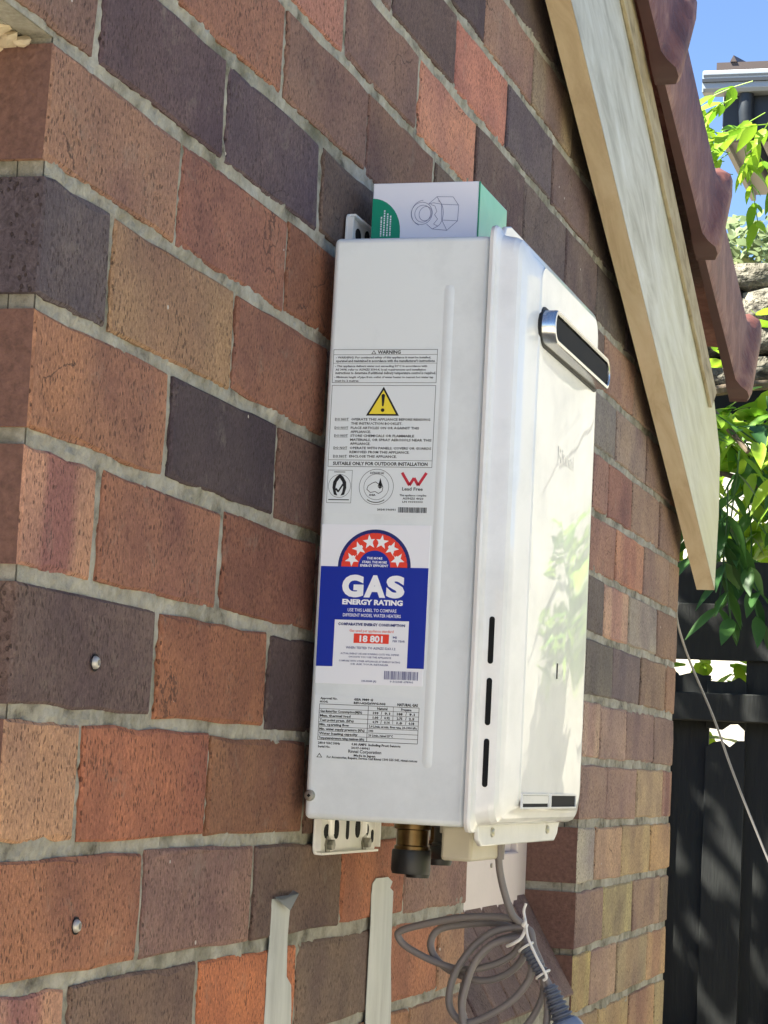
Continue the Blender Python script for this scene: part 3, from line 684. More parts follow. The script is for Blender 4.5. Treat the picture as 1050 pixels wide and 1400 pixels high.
# ------------------------------------------------------------------ lettering helper
TXT = {}
def glyphs(txt, bold=0.0, res=3):
    if res == 1 and bold < 0.05: bold += 0.016
    key = (txt, bold, res)
    if key in TXT: return TXT[key]
    cu = bpy.data.curves.new('t', 'FONT'); cu.body = txt; cu.size = 1.0; cu.resolution_u = res; cu.offset = bold; cu.fill_mode = 'FRONT'
    o = bpy.data.objects.new('t', cu); C.objects.link(o)
    dg = bpy.context.evaluated_depsgraph_get(); dg.update()
    me = bpy.data.meshes.new_from_object(o.evaluated_get(dg))
    vs_ = [(v.co.x, v.co.y) for v in me.vertices]; fs_ = [tuple(p.vertices) for p in me.polygons]
    bpy.data.objects.remove(o); bpy.data.meshes.remove(me)
    TXT[key] = (vs_, fs_); return TXT[key]
class Flat:
    """flat print on a panel; u to the right, v downward, in mm from an origin"""
    def __init__(s, org, U, V, nrm): s.o = Vector(org); s.U = Vector(U); s.V = Vector(V); s.n = Vector(nrm); s.layers = {}
    def P(s, u, v, h): return tuple(s.o + s.U*(u/1000) + s.V*(v/1000) + s.n*(h/1000))
    def lay(s, key): return s.layers.setdefault(key, MB())
    def poly(s, key, pts, h):
        s.lay(key).add([s.P(u, v, h) for u, v in pts], [tuple(range(len(pts)))])
    def rect(s, key, u0, v0, u1, v1, h): s.poly(key, [(u0, v0), (u1, v0), (u1, v1), (u0, v1)], h)
    def slab(s, key, pts, h0, h1):
        n = len(pts); m = s.lay(key)
        m.add([s.P(u, v, h1) for u, v in pts] + [s.P(u, v, h0) for u, v in pts], [tuple(range(n))] + [(i, n+i, n+(i+1) % n, (i+1) % n) for i in range(n)])
    def line(s, key, u0, v0, u1, v1, w, h):
        d = Vector((u1-u0, v1-v0)); d.normalize(); q = Vector((-d.y, d.x))*w/2
        s.poly(key, [(u0+q.x, v0+q.y), (u1+q.x, v1+q.y), (u1-q.x, v1-q.y), (u0-q.x, v0-q.y)], h)
    def frame(s, key, u0, v0, u1, v1, w, h):
        s.rect(key, u0, v0, u1, v0+w, h); s.rect(key, u0, v1-w, u1, v1, h); s.rect(key, u0, v0+w, u0+w, v1-w, h); s.rect(key, u1-w, v0+w, u1, v1-w, h)
    def arc(s, key, cu, cv, r0, r1, a0, a1, h, n=28):
        P0 = [(cu+r0*math.cos(R(a0+(a1-a0)*i/n)), cv-r0*math.sin(R(a0+(a1-a0)*i/n))) for i in range(n+1)]
        P1 = [(cu+r1*math.cos(R(a0+(a1-a0)*i/n)), cv-r1*math.sin(R(a0+(a1-a0)*i/n))) for i in range(n+1)]
        for i in range(n): s.poly(key, [P0[i], P0[i+1], P1[i+1], P1[i]], h)
    def text(s, key, txt, u0, v0, u1, v1, h, bold=0.0, res=2):
        """text stretched into the box u0..u1, v0 (cap top)..v1 (baseline)"""
        vs_, fs_ = glyphs(txt, bold, res)
        xs = [p[0] for p in vs_]; x0, x1 = min(xs), max(xs)
        cap = 0.729 if any(ch.isupper() or ch.isdigit() for ch in txt) else 0.55
        kx = (u1-u0)/max(x1-x0, 1e-6); ky = (v1-v0)/cap
        s.lay(key).add([s.P(u0+(x-x0)*kx, v1-y*ky, h) for x, y in vs_], fs_)
    def star(s, key, cu, cv, r, rot, h):
        pts = []
        for i in range(10):
            q = r if i % 2 == 0 else r*0.42; a = R(rot + 90 + 36*i)
            pts.append((cu+q*math.cos(a), cv-q*math.sin(a)))
        m = s.lay(key); m.add([s.P(cu, cv, h)] + [s.P(u, v, h) for u, v in pts], [(0, 1+i, 1+(i+1) % 10) for i in range(10)])
    def barcode(s, key, u0, v0, u1, v1, h, seed):
        rr = random.Random(seed); u = u0
        while u < u1-0.2:
            w = rr.choice([0.25, 0.35, 0.55, 0.8]); s.rect(key, u, v0, min(u+w, u1), v1, h); u += w + rr.choice([0.25, 0.3, 0.5])
    def build(s, parent, names):
        for key, m in s.layers.items():
            nm, mat = names[key]
            o = m.build(nm, M[mat], parent)
            if 'lettering' in nm or nm == 'barcode': o['kind'] = 'stuff'

# ------------------------------------------------------------------ gas water heater
HX0, HX1, HYB, HYF, HZ0, HZ1 = 0.558, 0.908, -0.012, -0.152, -0.499, 0.001
heater = empty('water_heater', (0.733, -0.012, HZ0), 'white gas hot water heater mounted on the brick wall', 'water heater')
cb = MB(); cb.box(HX0, HX1, HYF, HYB, HZ0, HZ1)
casing = cb.build('casing', M['enamel'], heater, bevel=0.005, seg=4)
# pressed stiffening rib on the flank
rb = MB(); n = 40; sec = []
uu = [100, 101.5, 103.5, 106.5, 109, 110.5]; hh = [0, .3, 1.0, 1.1, .5, 0]
zz = [-0.041, -0.043, -0.047, -0.446, -0.450, -0.453]; zh = [0, .5, 1, 1, .5, 0]
v = []
for z, k in zip(zz, zh):
    for u_, h_ in zip(uu, hh): v.append((HX0 + 0.0002 - h_*k/1000, HYB - u_/1000, z))
f = [(i*6+j, i*6+j+1, (i+1)*6+j+1, (i+1)*6+j) for i in range(5) for j in range(5)]
rb.add(v, f).build('side_rib', M['enamel'], casing, smooth=True)
# front cover: rings of rounded rectangles stepping out from the flange to the flat face
def rrect(x0, x1, z0, z1, r, n=6):
    pts_ = []
    for cx, cz, a0 in ((x1-r, z1-r, 0), (x0+r, z1-r, 90), (x0+r, z0+r, 180), (x1-r, z0+r, 270)):
        for i in range(n+1):
            a = R(a0 + 90*i/n); pts_.append((cx+r*math.cos(a), cz+r*math.sin(a)))
    return pts_
CZ0, CZ1 = -0.497, 0.004
rings = [(-0.006, -0.1525, .012), (-0.0065, -0.1555, .012), (-0.0055, -0.1575, .012), (-0.002, -0.1588, .014), (0.0, -0.1605, .015), (0.0006, -0.1635, .016), (0.0014, -0.171, .018), (0.0032, -0.1755, .020), (0.0065, -0.1783, .022), (0.011, -0.1798, .024), (0.018, -0.1812, .026), (0.030, -0.1832, .024), (0.044, -0.1851, .020), (0.0472, -0.1857, .018), (0.0492, -0.1869, .016), (0.0515, -0.187, .015)]
fc = MB(); v = []
for d_, y, r_ in rings:
    dz = d_ if d_ < 0.012 else 0.012 + (d_-0.012)*0.16     # shoulder is broad at the sides, tight at top and bottom
    v += [(x, y, z) for x, z in rrect(HX0+d_, HX1-d_, CZ0+dz, CZ1-dz, r_)]
m_ = len(v)//len(rings)
f = []
for q in range(len(rings)-1):
    for i in range(m_): f.append((q*m_+i, q*m_+(i+1) % m_, (q+1)*m_+(i+1) % m_, (q+1)*m_+i))
f.append(tuple((len(rings)-1)*m_+i for i in range(m_)))
cover = fc.add(v, f).build('front_cover', M['gloss'], heater, smooth=True)
for p in cover.data.polygons: p.use_smooth = True
try: cover.data.set_sharp_from_angle(angle=R(16))
except Exception: pass
# screw tabs above and below
def tab(z0, z1, sgn):
    xa, xb = HX0+0.012, HX1-0.006
    if sgn < 0: pts_ = [(xa, z1), (xb, z1), (xb-0.004, z1-0.005), (xb-0.010, z0+0.006), (xb-0.022, z0), (xa+0.02, z0), (xa+0.008, z0+0.005), (xa+0.004, z1-0.005)]
    else: pts_ = [(xa, z0), (xb, z0), (xb-0.004, z0+0.004), (xb-0.010, z1-0.004), (xb-0.026, z1), (xa+0.026, z1), (xa+0.010, z1-0.004), (xa+0.003, z0+0.004)]
    o = MB().prism(pts_, -0.1600, -0.1555, 'y').build('mounting_tab', M['gloss'], cover, bevel=0.0012)
    for x in (0.622, 0.843):
        z = (z0+z1)/2 - 0.001*sgn
        MB().lathe([(0.0042, 0), (0.0042, 0.0012), (0.003, 0.0024), (0.0008, 0.0028)], Matrix.Translation((x, -0.160, z)) @ Matrix.Rotation(R(90), 4, 'X'), 14).build('screw', M['screw'], cover, smooth=True)
tab(-0.5145, -0.494, -1); tab(0.001, 0.0175, 1)
# slots in the flank of the cover
def stadium_x(x, yc, z0, z1, w, t):
    r = w/2; pts_ = [(yc + r*math.cos(R(a)), z1-r + r*math.sin(R(a))) for a in range(0, 181, 30)] + [(yc + r*math.cos(R(a)), z0+r + r*math.sin(R(a))) for a in range(180, 361, 30)]
    return MB().prism(pts_, x-t, x+0.004, 'x')
for z1, z0 in ((-0.3235, -0.363), (-0.3747, -0.414), (-0.425, -0.465)):
    stadium_x(0.5590, -0.1675, z0, z1, 0.0046, 0.0006).build('side_slot', M['slot'], cover)
# slots low in the face, small slot higher up
for x0, x1 in ((0.612, 0.716), (0.727, 0.836)):
    MB().box(x0, x1, -0.1874, -0.186, -0.4805, -0.4705).build('air_slot', M['slot'], cover)
    fr = MB(); fr.box(x0-0.0015, x1+0.0015, -0.1885, -0.1865, -0.4705, -0.469); fr.box(x0-0.0015, x1+0.0015, -0.1885, -0.1865, -0.482, -0.4805)
    fr.box(x0-0.0015, x0, -0.1885, -0.1865, -0.4805, -0.4705); fr.box(x1, x1+0.0015, -0.1885, -0.1865, -0.4805, -0.4705)
    fr.build('slot_rim', M['gloss'], cover)
MB().box(0.614, 0.714, -0.1880, -0.1872, -0.4775, -0.4708).build('louvre', M['gloss'], cover)
MB().box(0.7315, 0.7355, -0.1874, -0.186, -0.366, -0.352).build('small_slot', M['slot'], cover)
fl = Flat((0.0, -0.1873, 0.0), (1, 0, 0), (0, 0, -1), (0, -1, 0))
fl.text('logo', 'Rinnai', 700, 158, 770, 172, 0, 0.02, 3)
fl.build(cover, {'logo': ('front_lettering', 'logo_grey')})
# flue outlet: a flat stainless stadium standing proud of the cover
def stad(x0, x1, zc, h, n=9):
    r = h/2
    return [(x1-r + r*math.cos(R(-90+180*i/n)), zc + r*math.sin(R(-90+180*i/n))) for i in range(n+1)] + [(x0+r + r*math.cos(R(90+180*i/n)), zc + r*math.sin(R(90+180*i/n))) for i in range(n+1)]
FZ = -0.0665; FX0, FX1 = 0.606, 0.862
def ringset(levels):
    m = MB(); v = []; n0 = 0
    for (gx, gh, y) in levels:
        q = stad(FX0+gx, FX1-gx, FZ, gh); n0 = len(q); v += [(x, y, z) for x, z in q]
    f = []
    for k in range(len(levels)-1):
        for i in range(n0): f.append((k*n0+i, k*n0+(i+1) % n0, (k+1)*n0+(i+1) % n0, (k+1)*n0+i))
    return m.add(v, f), n0
fm, n0 = ringset([(0, .030, -0.176), (0, .030, -0.1985), (0.0006, .0288, -0.2000), (0.003, .024, -0.2004), (0.0042, .0216, -0.1995), (0.0048, .0204, -0.190), (0.0048, .0204, -0.1885)])
fm.f.append(tuple(6*n0+i for i in range(n0)))
flue = fm.build('flue_outlet', M['steel'], heater, smooth=True)
g, n0 = ringset([(0.0055, .0185, -0.1885), (0.0055, .0185, -0.1982)]); g.f.append(tuple(n0+i for i in range(n0)))
g.build('outlet_grille', M['slot'], flue)
cm, n0 = ringset([(-0.003, .036, -0.176), (-0.003, .036, -0.1878), (0.0, .0305, -0.1882)]); cm.build('outlet_gap_shade', M['black'], flue)  # black band standing for the shadow gap between outlet and panel
# casing screw
MB().lathe([(0.0048, 0), (0.0048, 0.001), (0.0038, 0.0026), (0.0008, 0.003)], Matrix.Translation((HX0, -0.0165, -0.4795)) @ Matrix.Rotation(R(-90), 4, 'Y'), 18).build('screw', M['screw'], casing, smooth=True)
MB().lathe([(0.0016, 0), (0.0016, 0.0005)], Matrix.Translation((HX0-0.003, -0.0165, -0.4795)) @ Matrix.Rotation(R(-90), 4, 'Y'), 4).build('screw_socket', M['slot'], casing)
# wall brackets
def bracket(zc0, zc1, lower):
    x0, x1 = 0.617, 0.802
    o = MB().prism(rrect(x0, x1, zc0, zc1, 0.007, 4), -0.0045, -0.002, 'y').build('lower_bracket' if lower else 'upper_bracket', M['zinc'], heater, bevel=0.0006)
    lip = MB()
    if lower: lip.box(x0+.006, x1-.006, -0.0095, -0.0045, zc0, zc0+0.002)
    else: lip.box(x0+.006, x1-.006, -0.0095, -0.0045, zc1-0.002, zc1)
    lip.box(x0, x0+0.002, -0.0095, -0.0045, zc0+.004, zc1-.004); lip.box(x1-0.002, x1, -0.0095, -0.0045, zc0+.004, zc1-.004)
    lip.build('folded_lip', M['zinc'], o)
    zs = zc0 if lower else zc1 - 0.034
    for x, z, w, h in ((0.648, zs+.020, .016, .013), (0.676, zs+.022, .014, .018), (0.710, zs+.026, .008, .028), (0.742, zs+.022, .014, .018), (0.770, zs+.020, .014, .012), (0.629, zs+.014, .007, .012), (0.790, zs+.014, .007, .012)):
        MB().prism(stad_v(x, z, w, h), -0.0051, -0.0044, 'y').build('bracket_hole', M['slot'], o)
    if lower:
        for x in (0.652, 0.764):
            MB().lathe([(0.0085, 0), (0.0085, 0.0012), (0.0052, 0.0013), (0.0052, 0.0055), (0.004, 0.0065)], Matrix.Translation((x, -0.0045, zs+.0085)) @ Matrix.Rotation(R(90), 4, 'X'), 6).build('bolt', M['screw'], o)
        for x in (0.655, 0.757): MB().tube([(x, -0.005, zc1), (x, -0.0055, zc0+.018), (x, -0.0045, zc0+.013)], [.004, .004, .0005], 8).build('pressed_ridge', M['zinc'], o, smooth=True)
def stad_v(x, z, w, h):
    r = min(w, h)/2; pts_ = []
    for a in range(0, 181, 30): pts_.append((x + w/2*math.cos(R(a)), z + (h/2-r) + r*math.sin(R(a))))
    for a in range(180, 361, 30): pts_.append((x + w/2*math.cos(R(a)), z - (h/2-r) + r*math.sin(R(a))))
    return pts_
bracket(-0.5315, -0.46, True); bracket(-0.05, 0.0385, False)
MB().box(0.60, 0.86, -0.0125, -0.0045, -0.42, -0.05).build('back_plate', M['zinc'], heater)

# pipe connections under the casing
def fitting(x, y, r, caplen, nut, mats):
    T = Matrix.Translation((x, y, HZ0))
    o = MB().lathe([(r*1.05, 0), (r*1.05, -0.006), (r*.9, -0.007), (r*.9, -0.020), (r*1.0, -0.021), (r*1.0, -0.026)][::-1], T, 6 if nut else 20).build('pipe_connection', M[mats[0]], heater, smooth=not nut)
    MB().lathe([(r*1.08, -0.024), (r*1.12, -0.026), (r*1.12, -0.024-caplen+.003), (r*1.04, -0.024-caplen), (r*.2, -0.024-caplen)][::-1], T, 26).build('end_cap', M[mats[1]], o, smooth=True)
    return o
fitting(0.655, -0.081, 0.0155, 0.021, False, ('brass', 'cap'))
fitting(0.700, -0.075, 0.010, 0.026, True, ('brass', 'cap'))
fitting(0.790, -0.080, 0.0165, 0.012, False, ('cap', 'cap'))
fitting(0.850, -0.055, 0.011, 0.02, True, ('brass', 'cap'))
dm = MB(); dm.box(0.64, 0.74, -0.139, -0.111, -0.530, -0.500); dm.build('drain_housing', M['cream_plastic'], heater, bevel=0.003)
bp_ = MB(); bp_.box(0.66, 0.86, -0.128, -0.104, -0.5075, -0.4995); bp_.build('base_channel', M['cream_plastic'], heater, bevel=0.001)

# power cord with its coil, tie and plug
CX = 0.760
def cpath(L_, x0, x1): 
    n = len(L_); return [(x0 + (x1-x0)*i/(n-1), y/1000, z/1000) for i, (y, z) in enumerate(L_)]
A_ = [(-164,-588),(-144,-583),(-105,-585),(-66,-594),(-43,-602),(-42,-609),(-51,-617),(-74,-627),(-101,-633),(-127,-628),(-146,-618),(-153,-609),(-158,-600)]
B_ = [(-163,-597),(-132,-590),(-99,-593),(-76,-599),(-69,-611),(-74,-624),(-91,-636),(-118,-642),(-140,-636),(-156,-622),(-162,-606)]
C_ = [(-166,-597),(-147,-600),(-128,-610),(-111,-634),(-105,-659),(-110,-679),(-124,-698),(-149,-696),(-171,-672),(-182,-647),(-180,-625),(-172,-607)]
D_ = [(-165,-591),(-138,-594),(-118,-608),(-102,-631),(-96,-653),(-99,-669),(-113,-678),(-135,-669),(-157,-653),(-171,-632),(-170,-612)]
E_ = [(-164,-600),(-140,-604),(-122,-620),(-113,-646),(-111,-668),(-120,-700),(-140,-722),(-168,-716),(-186,-690),(-190,-655),(-184,-628),(-172,-606)]
drop = [(CX-0.02, -0.1395, -0.500), (CX-0.02, -0.139, -0.522), (CX-0.016, -0.140, -0.541), (CX-0.012, -0.145, -0.562), (CX-0.008, -0.152, -0.580), (CX, -0.162, -0.590)]
path = drop + cpath(A_, CX, CX+.02)[1:] + cpath(B_, CX+.026, CX+.012)[1:] + cpath(C_, CX+.008, CX-.006) + cpath(D_, CX-.004, CX-.012) + cpath(E_, CX-.014, CX-.022) + [(CX-.02, -0.166, -0.603), (CX-.022, -0.175, -0.616), (CX-.022, -0.185, -0.629), (CX-.022, -0.192, -0.640)]
cordo = MB().tube(smoothpts(path, 7), 0.0034, 10).build('power_cord', M['cord'], heater, smooth=True)
MB().tube([(CX-.02, -.1395, -.500), (CX-.02, -.1392, -.512), (CX-.02, -.1392, -.514), (CX-.019, -.1393, -.530)], [.0068, .0068, .0055, .0046], 14).build('cord_gland', M['cord'], cordo, smooth=True)
# twist of tie wire and ribbed sleeve
pa = Vector((CX-.021, -0.168, -0.606)); pb = Vector((CX-.022, -0.186, -0.6305)); sl_ = MB()
pts_ = []; rad = []
for i in range(33):
    pts_.append(pa.lerp(pb, i/32)); rad.append(0.0056 + (0.0009 if (i//2) % 2 else -0.0006))
sl_.tube(pts_, rad, 14); sl_.build('ribbed_sleeve', M['boot'], cordo, smooth=True)
tw = MB()
tw.tube(smoothpts([(CX-.030, -.1685, -.567), (CX-.030, -.1668, -.574), (CX-.031, -.1690, -.583), (CX-.033, -.1720, -.596), (CX-.033, -.1800, -.612), (CX-.030, -.1895, -.629), (CX-.029, -.1870, -.6335)], 5), .0013, 8)
tw.tube(smoothpts([(CX-.029, -.1700, -.585), (CX-.031, -.1660, -.597), (CX-.031, -.1585, -.603), (CX-.026, -.1520, -.606)], 5), .0016, 8)
for c_, r_ in ((pa, .0072), (pa.lerp(pb, .93), .0068)):
    t = (pb-pa).normalized(); a_ = t.orthogonal().normalized(); b_ = t.cross(a_)
    tw.tube([c_ + (a_*math.cos(k*math.pi/8)+b_*math.sin(k*math.pi/8))*r_ for k in range(16)], .0012, 6, closed=True)
tw.tube(smoothpts([(CX-.030, -.1672, -.580), (CX-.034, -.1694, -.583), (CX-.033, -.1672, -.586), (CX-.030, -.1690, -.588)], 5), .0014, 8)
tw.build('tie_wire', M['tie'], cordo, smooth=True)
pa = Vector((CX-.022, -0.191, -0.638)); pb = Vector((CX-.022, -0.205, -0.668)); pts_ = []; rad = []
for i in range(41):
    k = i/40; pts_.append(pa.lerp(pb, k)); rad.append((0.0062+0.0040*k) * (1.10 if (i//3) % 2 else 0.86))
MB().tube(pts_, rad, 16).build('plug_boot', M['boot'], cordo, smooth=True)
ax = (pb-pa).normalized(); T = Matrix.Translation(pb) @ ax.to_track_quat('Z', 'Y').to_matrix().to_4x4()
pl_ = MB().lathe([(.009, -.002), (.013, .001), (.0155, .006), (.0165, .012), (.021, .014), (.022, .018), (.022, .032), (.018, .036)], T, 20).build('plug', M['plug'], cordo, smooth=True)
pr_ = MB()
for dx, dy in ((-.007, .004), (.007, .004), (0, -.008)): pr_.box(dx-.003, dx+.003, dy-.0008, dy+.0008, .036, .052, T)
pr_.build('plug_pin', M['brass'], cordo)

# ---- print on the flank of the casing (u from rear edge towards the front, v down from the top)
def side(h=0.0): return Flat((HX0, HYB, HZ1), (0, -1, 0), (0, 0, -1), (-1, 0, 0))
# warning panel
W = side(); bg_ = side(); bg_.rect('p', 4.0, 97.6, 98.6, 240.5, 0.25)
wl = bg_.lay('p').build('warning_label', M['silver_label'], casing)
H = 0.45
W.frame('ink', 4.8, 98.5, 97.7, 127.6, .35, H); W.rect('ink', 4.8, 102.9, 97.7, 103.2, H); W.rect('ink', 4.8, 110.4, 97.7, 110.65, H)
W.frame('ink', 5.0, 129.6, 97.6, 200.3, .35, H); W.rect('ink', 5.0, 194.3, 97.6, 194.6, H)
W.text('ink', 'WARNING', 44.5, 99.3, 65.0, 102.3, H, .03)
W.poly('ink', [(41, 99.2), (43.2, 102.5), (38.8, 102.5)], H); W.poly('bg', [(41, 100.1), (42.3, 102.1), (39.7, 102.1)], H+.1)
small = [(7.2, 92, 106.3, '- WARNING: For continued safety of this appliance it must be installed,'), (7.2, 96, 109.5, 'operated and maintained in accordance with the manufacturer\'s instructions.'),
 (6.8, 89, 113.8, '- This appliance delivers water not exceeding 50\u00b0C in accordance with'), (7.4, 88, 116.9, 'AS 3498, refer to AS/NZS 3500.4, local requirements and installation'), (7.4, 97, 120.0, 'instructions to determine if additional delivery temperature control is required.'),
 (6.8, 95, 123.4, '- Minimum length of pipe from outlet of water heater to nearest hot water tap'), (7.4, 29, 126.6, 'must be 2 metres.')]
for u0, u1, v1, t in small: W.text('ink_s', t, u0, v1-1.75, u1, v1, H, .012, 1)
do = [(160.2, 'OPERATE THIS APPLIANCE BEFORE READING', 94, 1), (163.8, 'THE INSTRUCTION BOOKLET.', 69.5, 0), (167.6, 'PLACE ARTICLES ON OR AGAINST THIS', 84.5, 1), (171.0, 'APPLIANCE.', 42, 0),
 (174.4, 'STORE CHEMICALS OR FLAMMABLE', 80.5, 1), (177.9, 'MATERIALS, OR SPRAY AEROSOLS NEAR THIS', 96, 0), (181.3, 'APPLIANCE.', 42, 0), (185.0, 'OPERATE WITH PANELS, COVERS OR GUARDS', 96, 1), (188.5, 'REMOVED FROM THIS APPLIANCE.', 77, 0), (192.2, 'ENCLOSE THIS APPLIANCE.', 66, 1)]
for v1, t, u1, first in do:
    W.text('ink', t, 23.8, v1-2.1, u1, v1, H, .008, 1)
    if first:
        W.text('ink', 'DO NOT', 9.3, v1-2.1, 21.5, v1, H, .008, 1); W.rect('ink', 9.3, v1+.35, 21.5, v1+.55, H)
W.text('ink', 'SUITABLE ONLY FOR OUTDOOR INSTALLATION', 9.5, 195.9, 93.6, 198.8, H, .03)
W.poly('ink', [(51.5, 130.9), (66.2, 156.0), (36.8, 156.0)], H); W.poly('yel', [(51.5, 134.0), (63.4, 154.5), (39.6, 154.5)], H+.1)
W.poly('ink', [(49.9, 138.5), (53.1, 138.5), (52.2, 147.8), (50.8, 147.8)], H+.2); W.arc('ink', 51.5, 151.2, 0, 1.6, 0, 360, H+.2, 14); W.arc('ink', 51.5, 138.7, 0, 1.6, 0, 180, H+.2, 10)
# flame approval mark
W.frame('ink_s', 5.4, 203.2, 27.4, 231.6, .3, H); W.rect('ink_s', 7, 228.4, 25.5, 229.2, H); W.rect('ink_s', 11, 204.6, 21, 205.2, H)
W.arc('ink_s', 16.4, 217, 9.8, 10.1, 0, 360, H)
W.poly('ink', [(16.4, 206.5), (19.6, 209.2), (22.2, 213.4), (22.6, 218.5), (21.0, 224.5), (16.4, 225.6), (11.8, 224.5), (10.2, 218.5), (10.6, 213.4), (13.2, 209.2)], H)
W.poly('bg', [(16.4, 210.2), (18.8, 213.4), (19.8, 217.8), (19.2, 222.2), (17.6, 225.7), (15.2, 225.7), (13.6, 222.2), (13.0, 217.8), (14.0, 213.4)], H+.1)
W.line('ink', 13.4, 219.2, 15.6, 222.0, 1.6, H+.2); W.line('ink', 15.4, 222.2, 19.6, 215.4, 1.4, H+.2)
# round approval mark
W.arc('ink_s', 49.3, 217.3, 15.0, 15.35, 0, 360, H, 44); W.arc('ink_s', 49.3, 217.3, 10.9, 11.2, 0, 360, H, 40)
W.text('ink_s', 'AUSTRALIAN GAS', 43.0, 204.3, 55.6, 206.3, H, .01, 1); W.arc('ink', 49.3, 217.3, 13.0, 13.7, 235, 305, H, 14)
ol = [(41, 219.5), (42, 216.5), (45.5, 214.2), (48.5, 213), (51, 214.8), (53.5, 213.6), (55.2, 217.6), (54.6, 221), (51.5, 223), (48.5, 221.3), (44.2, 222.2), (41, 219.5)]
for a, b in zip(ol, ol[1:]): W.line('ink', *a, *b, .5, H)
W.arc('ink', 52.6, 216.5, 1.3, 2.0, 0, 360, H, 16); W.poly('ink', [(52.6, 209.6), (54.2, 215), (52.6, 219.5), (51.2, 215)], H); W.text('ink', 'AGA', 43, 223.4, 49, 225, H, .03, 1)
# W mark
wm = [(71.5, 204.8), (78.5, 215.6), (82.3, 209.3), (86.2, 215.6), (93.0, 204.8)]
for a, b in zip(wm, wm[1:]): W.line('mar', *a, *b, 2.5, H + (0.02 if a[0] > 80 else 0))
W.text('ink', 'Lead Free', 72.2, 217.2, 90.4, 220.0, H, .02); W.text('ink_s', 'This appliance complies', 70.2, 223.2, 93.8, 224.9, H, .01, 1); W.text('ink_s', 'AS/NZS 4020', 73, 226.0, 91.5, 227.7, H, .01, 1); W.text('ink_s', 'LN 00000000', 73, 228.9, 91, 230.4, H, .01, 1)
W.text('ink', '20241106001', 51, 235.8, 67.3, 237.4, H, .02, 1); W.barcode('ink', 69.6, 234.4, 95, 239, H, 4)
W.build(wl, {'ink': ('black_lettering', 'ink'), 'ink_s': ('fine_lettering', 'ink_soft'), 'bg': ('mark_ground', 'silver_label'), 'yel': ('yellow_triangle', 'yellow'), 'mar': ('crimson_mark', 'maroon')})
# energy rating label
E0 = side(); E0.slab('p', [(2.9, 250.0), (99.2, 249.6), (98.2, 385.2), (4.0, 385.6)], 0.0, 0.35)
el = E0.lay('p').build('energy_label', M['paper'], casing)
G = side(); H = 0.55
G.poly('blue', [(3.7, 286), (98.9, 285.7), (98.9, 370.5), (84.1, 370.6), (84.1, 331), (18.6, 331.3), (18.6, 371), (3.9, 371.2)], H)
G.arc('navy', 51, 286, 29.2, 32.2, 0, 180, H); G.arc('red', 51, 286, 14.2, 29.2, 0, 180, H); G.arc('blue2', 51, 286, 0, 14.2, 0, 180, H)
for a in (10, 20, 30, 40, 50, 60, 70, 80, 90, 100, 110, 120, 130, 140, 150, 160, 170): G.arc('navy', 51, 286, 28.2, 29.2, a-.4, a+.4, H+.06, 1)
stars = [(31.0, 279.5, 68), (37.0, 270.3, 42), (46.0, 264.6, 13), (56.6, 264.6, -13), (65.8, 270.0, -42), (71.4, 279.2, -68)]
for u_, v_, r_ in stars: G.star('wht', u_, v_, 6.4, r_*.5, H+.1)
for u_, v_ in ((33.3, 274.6), (41.0, 266.9), (51.2, 264.0), (61.4, 266.8), (69.2, 274.4)): G.poly('dia', [(u_, v_-2.6), (u_+2.4, v_), (u_, v_+2.6), (u_-2.4, v_)], H+.16)
for v1, t, a, b in ((279.3, 'THE MORE', 44.2, 58), (282.6, 'STARS, THE MORE', 40.2, 62), (285.6, 'ENERGY EFFICIENT', 38.6, 63.4)): G.text('wht', t, a, v1-2.0, b, v1, H+.1, .015, 1)
for t, a, b in (('G', 23.6, 42.6), ('A', 43.0, 62.2), ('S', 62.6, 78.8)): G.text('wht', t, a, 293.2, b, 310.4, H+.1, .06, 4)
G.text('wht', 'ENERGY RATING', 24.4, 313.6, 77.8, 317.9, H+.1, .05, 3)
G.text('wht', 'USE THIS LABEL TO COMPARE', 29.6, 321.2, 72.6, 324.0, H+.1, .008, 2); G.text('wht', 'DIFFERENT MODEL WATER HEATERS', 25.6, 325.6, 76.6, 328.4, H+.1, .008, 2)
G.text('navy2', 'COMPARATIVE ENERGY CONSUMPTION', 21.6, 333.6, 80.8, 335.9, H, .03, 1)
G.text('pr', 'Gas used per appliance standard', 32, 338.9, 71, 341.2, H, .012, 1)
G.rect('redbox', 36.2, 342.6, 67.2, 350.6, H); G.text('wht', '18 801', 41.4, 344.0, 61.8, 349.3, H+.1, .04, 3)
G.text('gry', 'MJ', 70.6, 344.0, 74, 345.7, H, .01, 1); G.text('gry', 'PER YEAR', 70.6, 347.2, 81.4, 348.9, H, .01, 1)
G.text('gry', 'WHEN TESTED TO AS/NZS 5263.1.2', 29.6, 353.6, 73.4, 355.6, H, .012, 1)
for v1, t, a, b in ((360.4, 'ACTUAL ENERGY USE AND RUNNING COSTS WILL DEPEND', 25.2, 77), (363.1, 'ON HOW YOU USE THE APPLIANCE', 32.4, 70), (366.6, 'COMPARE WITH OTHER APPLIANCES AT ENERGY RATING', 24.1, 78), (369.2, 'OR ASK YOUR RETAILER', 34.3, 68)): G.text('gry', t, a, v1-1.5, b, v1, H, .008, 1)
G.barcode('slate', 64.6, 373.3, 94.4, 380.4, H, 9); G.text('slate', '9 312345 678901', 70, 381.3, 90, 382.9, H, .01, 1); G.text('gry', '100-00000 (A)', 45.1, 381.6, 58, 383.2, H, .02, 1)
